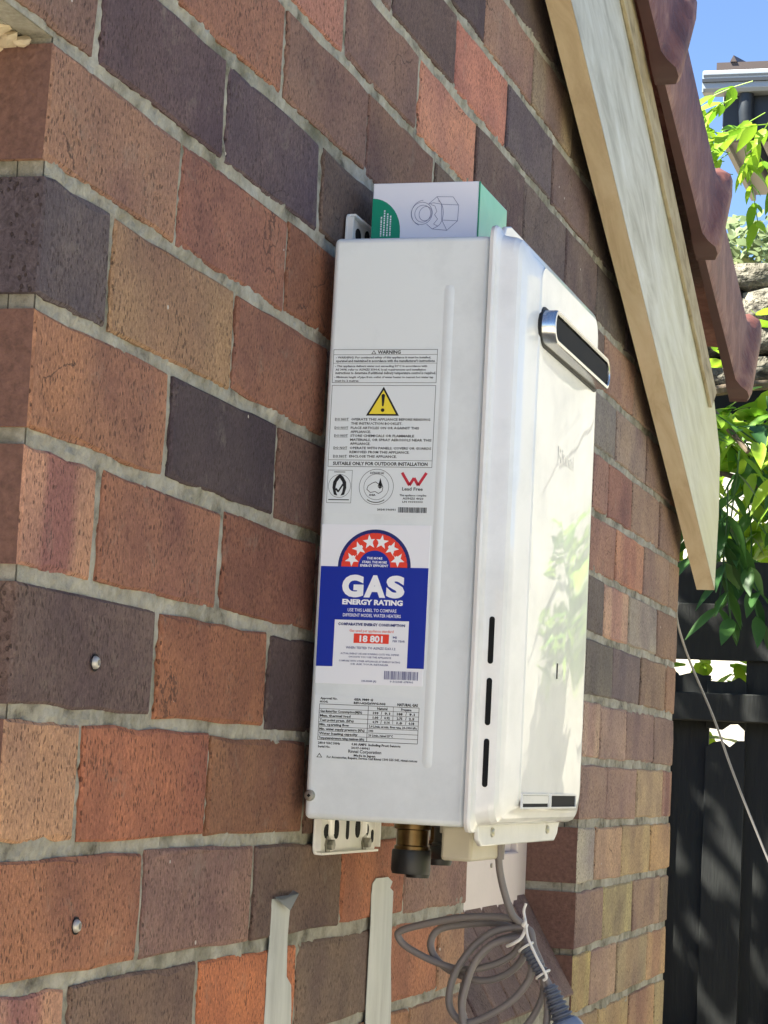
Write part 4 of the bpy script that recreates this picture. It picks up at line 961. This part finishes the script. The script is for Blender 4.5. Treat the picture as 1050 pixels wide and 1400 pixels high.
G.build(el, {'blue': ('blue_panel', 'blue'), 'blue2': ('blue_half_disc', 'blue'), 'navy': ('navy_rim', 'navy'), 'red': ('red_arch', 'red'), 'redbox': ('red_number_box', 'red'), 'wht': ('white_lettering', 'white_ink'), 'dia': ('red_diamond', 'red'), 'navy2': ('navy_lettering', 'navy'), 'pr': ('pale_red_lettering', 'pale_red'), 'gry': ('fine_lettering', 'ink_blue'), 'slate': ('barcode', 'ink_blue')})
# rating plate
P0 = side(); P0.rect('p', 4.6, 395.6, 100, 450.6, 0.25)
rp_ = P0.lay('p').build('rating_plate', M['silver_label'], casing)
Q = side(); H = .45
Q.text('ink', 'Approval No.', 9.5, 397.3, 24.6, 399.1, H, .02, 1); Q.text('ink', 'MODEL', 9.2, 400.3, 16.5, 401.9, H, .02, 1)
Q.text('ink', 'GSA 9889 G', 39.2, 397.2, 56, 399.1, H, .03, 1); Q.text('ink', 'REU-A2626WG-NG', 39.2, 400.2, 67, 402.0, H, .03, 1); Q.text('ink', 'NATURAL GAS', 77.5, 400.0, 95.5, 402.2, H, .03, 1)
Q.frame('ink', 8.8, 403.0, 96.7, 433.4, .4, H); Q.rect('ink', 52.0, 403.3, 52.4, 433.2, H); Q.rect('ink', 74, 403.3, 74.3, 417.6, H)
for k in range(7): Q.rect('ink', 9, 406.9+3.75*k, 96.6 if k != 0 else 96.6, 407.2+3.75*k, H)
rows = ['Gas Rate/Gas Consumption(MJ/h)', 'Max. thermal load', 'Test point press. (kPa)', 'Min. operating flow', 'Min. water supply pressure (kPa)', 'Water heating capacity', 'Temperature/pressure rating, maximum (kPa)']
wd = [47, 37, 40, 36, 50, 44, 50]
for k, (t, w_) in enumerate(zip(rows, wd)): Q.text('ink', t, 9.8, 408.0+3.75*k, w_, 410.0+3.75*k, H, .02, 1)
Q.text('ink', 'Natural', 60, 404.0, 69, 406.2, H, .02, 1); Q.text('ink', 'Propane', 81, 404.0, 90, 406.2, H, .02, 1)
for k, (a, b, c_, d_) in enumerate((('199', '9.1', '188', '9.1'), ('1.00', '0.92', '2.75', '2.5'), ('0.79', '0.14', '1.0', '0.18'))):
    for t, u_ in ((a, 56.5), ('/', 63.5), (b, 66.5), (c_, 77.5), ('/', 85), (d_, 88)): Q.text('ink', t, u_, 408.0+3.75*k, u_ + (1 if t == '/' else 5), 410.0+3.75*k, H, .03, 1)
for k, t in enumerate(('2.4 L/min, at min. flow rate, 20-1000 kPa', '1000', '26 L/min, raised 25\u00b0C', '')):
    if t: Q.text('ink', t, 53.5, 419.3+3.75*k, 53.5+len(t)*1.02, 421.2+3.75*k, H, .02, 1)
Q.text('ink', '240-0 VAC 50Hz', 9.4, 434.8, 29, 436.8, H, .02, 1); Q.text('ink', '0.80 AMPS  Including Frost Sensors', 39, 434.8, 82, 436.8, H, .02, 1); Q.text('ink', 'Serial No.', 9.4, 438.0, 20.5, 439.8, H, .02, 1); Q.text('ink', '24.07-140961', 39, 438.0, 55, 439.8, H, .02, 1)
Q.text('ink', 'Rinnai Corporation', 36.5, 440.4, 65.5, 443.1, H, .02, 2); Q.text('ink', 'Made in Japan', 41.5, 444.2, 60.5, 446.0, H, .02, 1)
Q.text('ink', 'For Accessories, Repairs, Service Call Rinnai 1300 555 545, rinnai.com.au', 17.8, 446.4, 97, 448.4, H, .015, 1)
Q.poly('ink', [(11.2, 444.4), (13.8, 448.2), (8.6, 448.2)], H); Q.poly('bg', [(11.2, 445.5), (12.8, 447.7), (9.6, 447.7)], H+.08)
Q.build(rp_, {'ink': ('black_lettering', 'ink'), 'bg': ('mark_ground', 'silver_label')})

# ------------------------------------------------------------------ carton on top of the heater
carton = empty('carton', (0.69, -0.069, HZ1), 'small white and green carton lying on top of the water heater', 'carton')
ct = MB(); ct.box(0.640, 0.747, -0.118, -0.0195, HZ1+.0005, 0.0705)
cbo = ct.build('box_body', M['card'], carton, bevel=0.0008)
K = Flat((0.640, -0.0195, 0.0705), (0, -1, 0), (0, 0, -1), (-1, 0, 0))
K.poly('grn', [(0, 14)] + [(27*math.sin(R(a*10)), 14 + 31 - 31*math.cos(R(a*10))) for a in range(0, 10)] + [(27, 69.5), (0, 69.5)], .2)
for u_, a, b in ((8.4, 31, 49), (11.2, 25, 49), (14.2, 28, 49), (17.0, 30, 49)):
    v_ = a; rr = random.Random(int(u_*10))
    while v_ < b:
        w_ = rr.uniform(.8, 2.2); K.rect('wt', u_, v_, u_+1.3, min(v_+w_, b), .4); v_ += w_ + rr.uniform(.35, .8)
# line drawing of a nut and an olive
def ell(cu, cv, ru, rv, n=36, a0=0, a1=360, rot=0):
    q = []
    for i in range(n+1):
        a = R(a0+(a1-a0)*i/n); x, y = ru*math.cos(a), rv*math.sin(a); q.append((cu + x*math.cos(R(rot)) - y*math.sin(R(rot)), cv + x*math.sin(R(rot)) + y*math.cos(R(rot))))
    return q
def stroke(pts_, w=.38):
    for a, b in zip(pts_, pts_[1:]): K.line('ln', *a, *b, w, .3)
for e in (ell(46.5, 28.5, 9.8, 10.2), ell(47.5, 28.8, 7.4, 7.8), ell(50, 28.8, 5.8, 6.6, rot=20), ell(48.5, 28.2, 11.6, 11.8, 24, 110, 265)): stroke(e)
stroke([(52.5, 20), (60, 13.5), (75, 14), (80.5, 22), (80, 36), (70.5, 44.5), (57, 43), (51.5, 38.5)]); stroke([(60, 13.5), (64.5, 20.5), (79.8, 21.5)]); stroke([(64.5, 20.5), (65.5, 35), (70.5, 44.5)]); stroke([(65.5, 35), (80, 36)])
stroke([(54.5, 20.5), (58.5, 22), (60.5, 27), (58.5, 30), (61.5, 34), (58, 38.5), (62, 40.5), (57, 43)]); stroke(ell(60, 29, 6.5, 12, 20, -80, 80)); stroke([(52.5, 20), (57, 19), (64.5, 20.5)])
K.build(cbo, {'grn': ('green_corner', 'green'), 'wt': ('white_lettering', 'white_ink'), 'ln': ('nut_drawing', 'ink_blue')})
gf = MB(); gf.add([(0.6405, -0.1182, HZ1+.001), (0.7465, -0.1182, HZ1+.001), (0.7465, -0.1182, 0.0695), (0.6405, -0.1182, 0.070), (0.69, -0.1198, 0.035)], [(0, 1, 4), (1, 2, 4), (2, 3, 4), (3, 0, 4)])
gf.build('green_panel', M['pale_green'], carton)
gt = MB(); gt.box(0.6395, 0.6412, -0.1192, -0.118, HZ1+.001, 0.070); gt.build('green_fold', M['green'], carton)

# ------------------------------------------------------------------ torn strips of tape on the wall
def tape(name, outline, label, fold=None):
    n = len(outline); m = MB(); rr = random.Random(n)
    rows_ = []
    # outline: list of (xl, xr, z) rows from the top down
    v = []
    for xl, xr, z in outline:
        for k in range(4):
            x = xl + (xr-xl)*k/3; bow = [-.0012, -.0032, -.0028, -.0014][k]
            v.append((x, bow + rr.uniform(-.0005, .0005), z))
    nv = len(v)
    v += [(x, y+.0006, z) for x, y, z in v]
    f = []
    for i in range(len(outline)-1):
        for k in range(3):
            a = i*4+k; f.append((a, a+1, a+5, a+4)); f.append((nv+a, nv+a+4, nv+a+5, nv+a+1))
    o = m.add(v, f).build(name, M['tape'], None, smooth=True)
    tag(o, label, 'tape', 'torn grey tape strips below the heater')
    if fold: MB().add(fold, [(0, 1, 2), (0, 2, 3), (3, 2, 4)]).build('folded_end', M['tape_back'], o)
    return o
tape('duct_tape', [(0.519, 0.569, -0.5655), (0.5185, 0.566, -0.575), (0.5185, 0.566, -0.60), (0.517, 0.568, -0.632), (0.517, 0.581, -0.640), (0.5165, 0.586, -0.66), (0.518, 0.586, -0.69), (0.519, 0.586, -0.72), (0.52, 0.585, -0.80), (0.521, 0.585, -0.93)],
     'shorter grey tape strip on the wall, its top end folded over', [(0.516, -.0045, -.5635), (0.545, -.009, -.5755), (0.571, -.0075, -.5625), (0.53, -.0075, -.566), (0.571, -.002, -.560)])
tape('duct_tape', [(0.823, 0.862, -0.558), (0.812, 0.878, -0.563), (0.8105, 0.874, -0.569), (0.8105, 0.884, -0.5725), (0.811, 0.884, -0.60), (0.8105, 0.888, -0.64), (0.811, 0.894, -0.68), (0.8125, 0.898, -0.72), (0.813, 0.9, -0.80), (0.814, 0.902, -0.93)],
     'longer grey tape strip with ragged torn top below the pipe fittings')

# ------------------------------------------------------------------ fence behind
FX = 4.5
fence = empty('paling_fence', (FX, 0.3, GZ), 'dark stained timber paling fence at the end of the passage', 'fence')
y = -0.42; i = 0; rr = random.Random(3)
def paling(yc, w, z0, z1, dx, ragged_top=0.0, ragged_bot=0.0):
    n = 5
    bot = [(-w/2 + w*k/n, z0 + rr.uniform(-ragged_bot, ragged_bot)) for k in range(n+1)]
    top = [(w/2 - w*k/n, z1 + rr.uniform(-ragged_top, ragged_top)) for k in range(n+1)]
    o = MB().prism(bot + top, -0.008, 0.008, 'x').build('paling', M['fence'], fence, bevel=0.0015, seg=1)
    o.location = (FX + dx, yc, 0); o.rotation_euler = (rr.uniform(-.002, .002), 0, 0)
while y < 3.0:
    w = 0.098 + rr.uniform(-.006, .006)
    dx = (0.017 if i % 2 else 0) + rr.uniform(-.001, .001); yc = y + w/2
    ztop = -0.165 + (rr.uniform(-.035, .0) if 0.15 < yc < 0.34 else 0.034)  # lowered ragged tops, likewise a gap added for sun flecks
    if 0.10 < yc < 0.21 or 0.0 < yc < 0.06:     # ragged gaps added to the palings; bright wall behind reads as sun flecks
        zb_ = -0.352 + rr.uniform(-.03, .03)
        paling(yc, w, zb_ + 0.016, ztop, dx, 0.016, 0.014); paling(yc, w, GZ+0.02, zb_ - 0.016, dx, 0.014, 0)
    else: paling(yc, w, GZ+0.02, ztop, dx, 0.014 if 0.15 < yc < 0.34 else 0.002)
    y += w - 0.005; i += 1
MB().box(FX-0.006, FX+0.02, -0.42, 3.0, -0.142, 0.0).build('upper_board', M['fence'], fence, bevel=0.002)
MB().box(FX+0.021, FX+0.045, -0.42, 3.0, -0.006, 0.11).build('upper_board', M['fence'], fence, bevel=0.002)
for z in (-0.262, -1.15): MB().box(FX-0.052, FX-0.0105, -0.42, 3.0, z-0.035, z+0.035).build('rail', M['fence'], fence, bevel=0.003)
for yy in (-.36, 0.72, 2.6): MB().box(FX+0.028, FX+0.12, yy-.05, yy+.05, GZ, 0.06).build('post', M['fence'], fence, bevel=0.004)

# wire hanging off the corner of the house
wp = [(2.572, 0.002, -0.150), (2.75, 0.03, -0.17), (2.9, 0.030, -0.228), (3.0, -0.004, -0.329), (3.05, -0.030, -0.412), (3.08, -0.055, -0.480), (3.1, -0.095, -0.575), (3.1, -0.13, -0.655), (3.1, -0.17, -0.80), (3.08, -0.2, -1.2), (3.05, -0.2, GZ+.01)]
wo_ = MB().tube(smoothpts(wp, 6), 0.0022, 6).build('hanging_wire', M['wire'], None, smooth=True)
tag(wo_, 'thin grey wire drooping from the wall corner in front of the fence', 'wire')

# ------------------------------------------------------------------ beyond the fence
whitew = MB(); whitew.box(7.6, 7.75, -6, 6, GZ, 0.88)
wwo = whitew.build('rendered_wall', M['render_wall'], None, bevel=0.01); tag(wwo, 'sunlit pale rendered wall seen through leaves beyond the fence', 'wall')
opp = MB(); opp.box(-9, 4.2, -3.15, -3.0, GZ, 0.15)
oppo = opp.build('boundary_wall', M['aged_render'], None, bevel=0.01); tag(oppo, 'cream rendered boundary wall across the side passage', 'wall')

endw = MB().box(4.9, 5.05, -3.1, -0.5, GZ, 1.25).build('garden_wall', M['old_render'], None, bevel=0.01); tag(endw, 'pale sunlit rendered garden wall beside the end of the dark fence', 'wall')
stonew = empty('stone_wall', (9.0, 0.7, GZ), 'rough sunlit sandstone block wall with dark gaps beneath the sky', 'wall')
MB().box(9.06, 9.5, -3, 3, GZ, 1.86).build('core', M['stone_shade'], stonew)
rr = random.Random(8)
z = 1.34; row = 0
while z < 1.9:
    h = rr.uniform(0.12, 0.22)
    y = -1.6 + rr.uniform(0, .2)
    while y < 2.4:
        w = rr.uniform(0.16, 0.42)
        bm = bmesh.new(); bmesh.ops.create_icosphere(bm, subdivisions=2, radius=1.0)
        for v_ in bm.verts:
            p = v_.co
            k = 1/max(abs(p.x), abs(p.y), abs(p.z))**0.86
            p *= k*(1+rr.uniform(-.11, .11)); v_.co = Vector((p.x*0.12, p.y*(w/2-.006), p.z*(h/2-.006)))
        me = bpy.data.meshes.new('stone'); bm.to_mesh(me); bm.free(); me.materials.append(M['stone'])
        for p in me.polygons: p.use_smooth = True
        o = bpy.data.objects.new('stone', me); C.objects.link(o); o.parent = stonew; o.matrix_parent_inverse = parent_inv(stonew)
        o.location = (9.05 + rr.uniform(-.03, .03), y + w/2, z + h/2 + rr.uniform(-.01, .01)); o.rotation_euler = (rr.uniform(-.12, .12), 0, 0)
        y += w + rr.uniform(0.0, 0.05)
    z += h; row += 1

# neighbouring house: eave corner with gutter, soffit, downpipe
nb_ = empty('neighbour_house', (13, -1, GZ), 'neighbouring house corner with grey gutter and brown roof against the sky', 'house')
GX, GY, GZt = 12.0, 1.43, 3.86
MB().box(12.75, 13.4, -6, 0.98, GZ, 3.40).build('wall', M['gutter_dark'], nb_)
MB().box(12.10, 13.5, -6, 1.34, 3.40, 3.44).build('soffit', M['soffit'], nb_)
MB().box(12.06, 12.10, -6, 1.36, 3.36, 3.66).build('fascia', M['gutter_dark'], nb_)
MB().box(12.10, 13.5, 1.34, 1.37, 3.36, 3.66).build('side_fascia', M['soffit'], nb_)
def gut(axis):
    prof = [(0.0, 0.0), (-0.095, 0.0), (-0.115, 0.02), (-0.115, 0.085), (-0.128, 0.10), (-0.128, 0.125), (-0.118, 0.125), (-0.108, 0.10), (-0.105, 0.02), (0.0, 0.012)]
    return prof
g1 = MB(); n_ = 10
pr0 = [(12.06+a, 3.63+b) for a, b in gut(0)]
g1.prism([(x, z) for x, z in pr0], -6, 1.47, 'y'); g1.build('gutter', M['gutter'], nb_, bevel=0.003)
MB().box(11.945, 12.06, 1.468, 1.476, 3.63, 3.755).build('gutter_end', M['gutter'], nb_)
MB().box(11.930, 11.944, -6, 1.474, 3.685, 3.705).build('gutter_bead', M['gutter_dark'], nb_)
rfm = MB(); rfm.add([(11.99, -6, 3.77), (11.99, 1.40, 3.77), (15.5, 1.40, 4.62), (15.5, -6, 4.62), (11.99, -6, 3.82), (11.99, 1.40, 3.82), (15.5, 1.40, 4.67), (15.5, -6, 4.67)], [(0,1,2,3),(4,5,6,7),(0,1,5,4),(1,2,6,5),(2,3,7,6),(3,0,4,7)])
nroof = rfm.build('roof', M['steel_roof'], nb_)
for k in range(9):
    yb = 1.3 - k*0.25
    MB().add([(11.98, yb-.02, 3.82), (11.98, yb+.02, 3.82), (15.5, yb+.02, 4.672), (15.5, yb-.02, 4.672), (11.98, yb, 3.86), (15.5, yb, 4.71)], [(0, 1, 4), (0, 4, 5, 3), (1, 2, 5, 4), (2, 3, 5)]).build('roof_rib', M['steel_roof'], nroof)
MB().tube(smoothpts([(12.02, 1.22, 3.63), (12.02, 1.22, 3.50), (12.06, 1.20, 3.40), (12.3, 1.12, 3.24), (12.62, 1.02, 3.12), (12.68, 1.0, 3.0), (12.68, 1.0, GZ)], 5), 0.045, 10).build('downpipe', M['gutter_dark'], nb_, smooth=True)

# ------------------------------------------------------------------ foliage
def leaf_mesh(L_, w, name='leaf', curl=0.15):
    n = 5; v = []; f = []
    for i in range(n+1):
        t = i/n; ww = w*math.sin(math.pi*(0.06+0.94*t)**0.75)*0.5 if i < n else 0.0
        z = -curl*L_*t*t
        v += [(-ww, L_*t, z + ww*0.25), (0, L_*t, z), (ww, L_*t, z + ww*0.25)]
    for i in range(n):
        a = i*3; f += [(a, a+1, a+4, a+3), (a+1, a+2, a+5, a+4)]
    me = bpy.data.meshes.new(name); me.from_pydata(v, [], f)
    for p in me.polygons: p.use_smooth = True
    return me
LM = {}
for key, mat in (('leaf', 'leaf'), ('leaf_shade', 'leaf_shade')):
    LM[key] = []
    for L_, w in ((0.10, 0.036), (0.085, 0.032), (0.115, 0.040), (0.07, 0.03)):
        me = leaf_mesh(L_, w, 'leaf', random.uniform(.05, .3)); me.materials.append(M[mat]); LM[key].append(me)
def frond(parent, base, direc, length, nl, rr, key='leaf', sc=1.0, stems=None):
    """a drooping leaf stalk with paired leaflets"""
    p = Vector(base); d = Vector(direc).normalized(); pts_ = [p.copy()]
    for i in range(nl):
        d = (d + Vector((0, 0, -0.10)) + Vector((rr.uniform(-.1, .1), rr.uniform(-.1, .1), rr.uniform(-.05, .05)))).normalized()
        p = p + d*length/nl; pts_.append(p.copy())
        side_ = d.cross(Vector((0, 0, 1)));
        if side_.length < .1: side_ = Vector((0, 1, 0))
        side_.normalize()
        for sg in (-1, 1):
            ld = (side_*sg*rr.uniform(.6, 1) + d*rr.uniform(.35, .8) + Vector((0, 0, rr.uniform(-.6, .05)))).normalized()
            o = bpy.data.objects.new('leaf', rr.choice(LM[key])); C.objects.link(o); o.parent = parent; o.matrix_parent_inverse = parent_inv(parent)
            q = ld.to_track_quat('Y', 'Z'); roll = Matrix.Rotation(rr.uniform(-.7, .7), 3, 'Y')
            o.matrix_basis = Matrix.Translation(p) @ (q.to_matrix() @ roll).to_4x4() @ Matrix.Scale(sc*rr.uniform(.8, 1.15), 4)
    if stems is not None: stems.tube(pts_, 0.0022, 5)
def leaf_cloud(name, mat, parent, blobs, n, L_, w, seed):
    rr = random.Random(seed); m = MB(); base = leaf_mesh(L_, w, 'tmp', .2)
    bv = [tuple(q.co) for q in base.vertices]; bf = [tuple(p.vertices) for p in base.polygons]
    tot = sum(b[1][0]*b[1][1]*b[1][2] for b in blobs)
    for c_, r_ in blobs:
        for i in range(int(n*r_[0]*r_[1]*r_[2]/tot)):
            while True:
                q = Vector((rr.uniform(-1, 1), rr.uniform(-1, 1), rr.uniform(-1, 1)))
                if q.length <= 1: break
            q = q.normalized()*q.length**.6
            p = Vector(c_) + Vector((q.x*r_[0], q.y*r_[1], q.z*r_[2]))
            rot = Matrix.Rotation(rr.uniform(0, 6.28), 4, 'Z') @ Matrix.Rotation(rr.uniform(-1.0, .6), 4, 'X') @ Matrix.Rotation(rr.uniform(-.7, .7), 4, 'Y')
            m.add(bv, bf, Matrix.Translation(p) @ rot @ Matrix.Scale(rr.uniform(.7, 1.2), 4))
    o = m.build(name, M[mat], parent, smooth=True); o['kind'] = 'stuff'; return o

rr = random.Random(21)
tree = empty('leafy_tree', (5.1, 1.1, GZ), 'leafy tree drooping bright green leaves over the dark fence', 'tree')
trunk = MB().tube(smoothpts([(5.1, 1.1, GZ), (5.08, 1.08, -0.8), (5.15, 1.0, 0.2), (5.1, 0.9, 0.9), (5.2, 1.0, 1.8), (5.15, 1.1, 2.4)], 5), [.09-.0024*i for i in range(26)], 10).build('trunk', M['bark'], tree, smooth=True)
br = MB()
br.tube(smoothpts([(5.1, .95, .6), (4.85, .7, .72), (4.6, .45, .66), (4.4, .25, .50), (4.3, .12, .36)], 5), [.02-.0007*i for i in range(21)], 7)
br.tube(smoothpts([(5.12, 1.0, 0.2), (4.9, .6, .40), (4.75, .3, .38), (4.6, .1, .30)], 5), [.018-.0009*i for i in range(16)], 7)
br.tube(smoothpts([(5.1, .95, .5), (4.85, .2, .62), (4.75, -.5, .58), (4.68, -1.1, .42)], 5), [.02-.0011*i for i in range(16)], 7)
br.build('branch', M['bark'], tree, smooth=True)
st = MB()
for i in range(17):
    base = Vector((rr.uniform(4.25, 4.75), rr.uniform(0.08, 0.42), rr.uniform(0.30, 0.60)))
    frond(tree, base, (rr.uniform(-.5, .2), rr.uniform(-1, .3), rr.uniform(-.9, .1)), rr.uniform(.22, .34), 5, rr, 'leaf' if base.z > .43 else 'leaf_shade', 0.95, st)
for i in range(8):
    base = Vector((rr.uniform(4.15, 4.4), rr.uniform(0.04, 0.24), rr.uniform(0.12, 0.36)))
    frond(tree, base, (rr.uniform(-.3, .3), rr.uniform(-.6, .1), -1), rr.uniform(.2, .3), 4, rr, 'leaf_shade', 1.1, st)
st.build('leaf_stalk', M['leaf_shade'], tree)
for i in range(6):
    base = Vector((rr.uniform(4.2, 4.6), rr.uniform(0.06, 0.30), rr.uniform(0.42, 0.62)))
    frond(tree, base, (rr.uniform(-.5, .2), rr.uniform(-1, .3), rr.uniform(-.5, .3)), rr.uniform(.2, .3), 5, rr, 'leaf', 1.0, None)
leaf_cloud('hanging_foliage', 'leaf', tree, [((4.66, -0.84, 0.06), (.11, .12, .22)), ((4.62, -0.96, -0.08), (.10, .14, .12)), ((4.75, .14, .46), (.14, .16, .12)), ((4.8, .22, .25), (.12, .2, .14)), ((4.68, .06, -.17), (.07, .18, .07)), ((4.68, .28, -.20), (.07, .1, .06)), ((4.7, .12, -.36), (.05, .2, .06))], 520, .12, .045, 77)
leaf_cloud('crown', 'leaf', tree, [((4.9, 1.6, 1.4), (.8, .8, .6)), ((4.5, 1.6, 2.2), (.8, .8, .6)), ((5.3, 1.0, 2.0), (.5, .4, .4)), ((4.2, 1.9, 1.2), (.7, .8, .7)), ((4.0, 1.5, 2.0), (.6, .6, .5)), ((3.7, 1.35, 1.35), (.75, .7, .5)), ((4.1, .95, .95), (.55, .4, .35)), ((3.45, 1.9, 2.2), (.8, .8, .6))], 3400, .11, .042, 4)  # unseen crown, added to shade the fence in dapples

tree2 = empty('climber_tree', (8.2, 0.0, GZ), 'tree branch with bright green leaflets hanging below the neighbouring gutter', 'tree')
MB().tube(smoothpts([(8.2, 0.0, GZ), (8.2, .02, 0), (8.15, .1, 1.4), (8.2, .2, 2.0), (8.1, .35, 2.35)], 5), [.05-.0018*i for i in range(21)], 8).build('trunk', M['bark'], tree2, smooth=True)
st = MB()
for i in range(15):
    base = Vector((rr.uniform(7.8, 8.3), rr.uniform(0.52, 0.80), rr.uniform(2.10, 2.42)))
    frond(tree2, base, (rr.uniform(-.3, .3), rr.uniform(-.2, 1), rr.uniform(-.5, .3)), rr.uniform(.22, .36), 4, rr, 'leaf', 1.35, st)
st.build('leaf_stalk', M['leaf'], tree2)
leaf_cloud('crown', 'leaf', tree2, [((8.1, -0.1, 2.3), (.4, .45, .35)), ((8.2, .1, 1.7), (.3, .3, .4))], 500, .15, .055, 14)

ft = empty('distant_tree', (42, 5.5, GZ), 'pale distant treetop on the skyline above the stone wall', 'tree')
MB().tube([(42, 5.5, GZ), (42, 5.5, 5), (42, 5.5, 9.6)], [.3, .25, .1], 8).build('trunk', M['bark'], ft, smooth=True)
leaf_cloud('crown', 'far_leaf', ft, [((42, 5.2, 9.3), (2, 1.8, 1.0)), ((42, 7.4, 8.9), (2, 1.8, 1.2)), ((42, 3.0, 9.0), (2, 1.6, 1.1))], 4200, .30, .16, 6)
# shrubs across the passage, which the glossy cover mirrors
for q, (x, y_, lab) in enumerate(((1.6, -2.55, 'rounded green shrub growing against the boundary wall nearest the fence'), (0.2, -2.6, 'rounded green shrub growing against the boundary wall opposite the heater'))):
    sh = empty('shrub', (x, y_, GZ), lab, 'shrub', 'shrubs along the boundary wall')
    MB().tube([(x, y_, GZ), (x+.03, y_, -1.2), (x, y_, -.7)], [.03, .02, .008], 7).build('stem', M['bark'], sh, smooth=True)
    leaf_cloud('foliage', 'leaf', sh, [((x, y_, -1.0), (.42, .3, .5)), ((x+.1, y_+.05, -.45), (.3, .25, .35))], 900, .10, .04, 30+q)
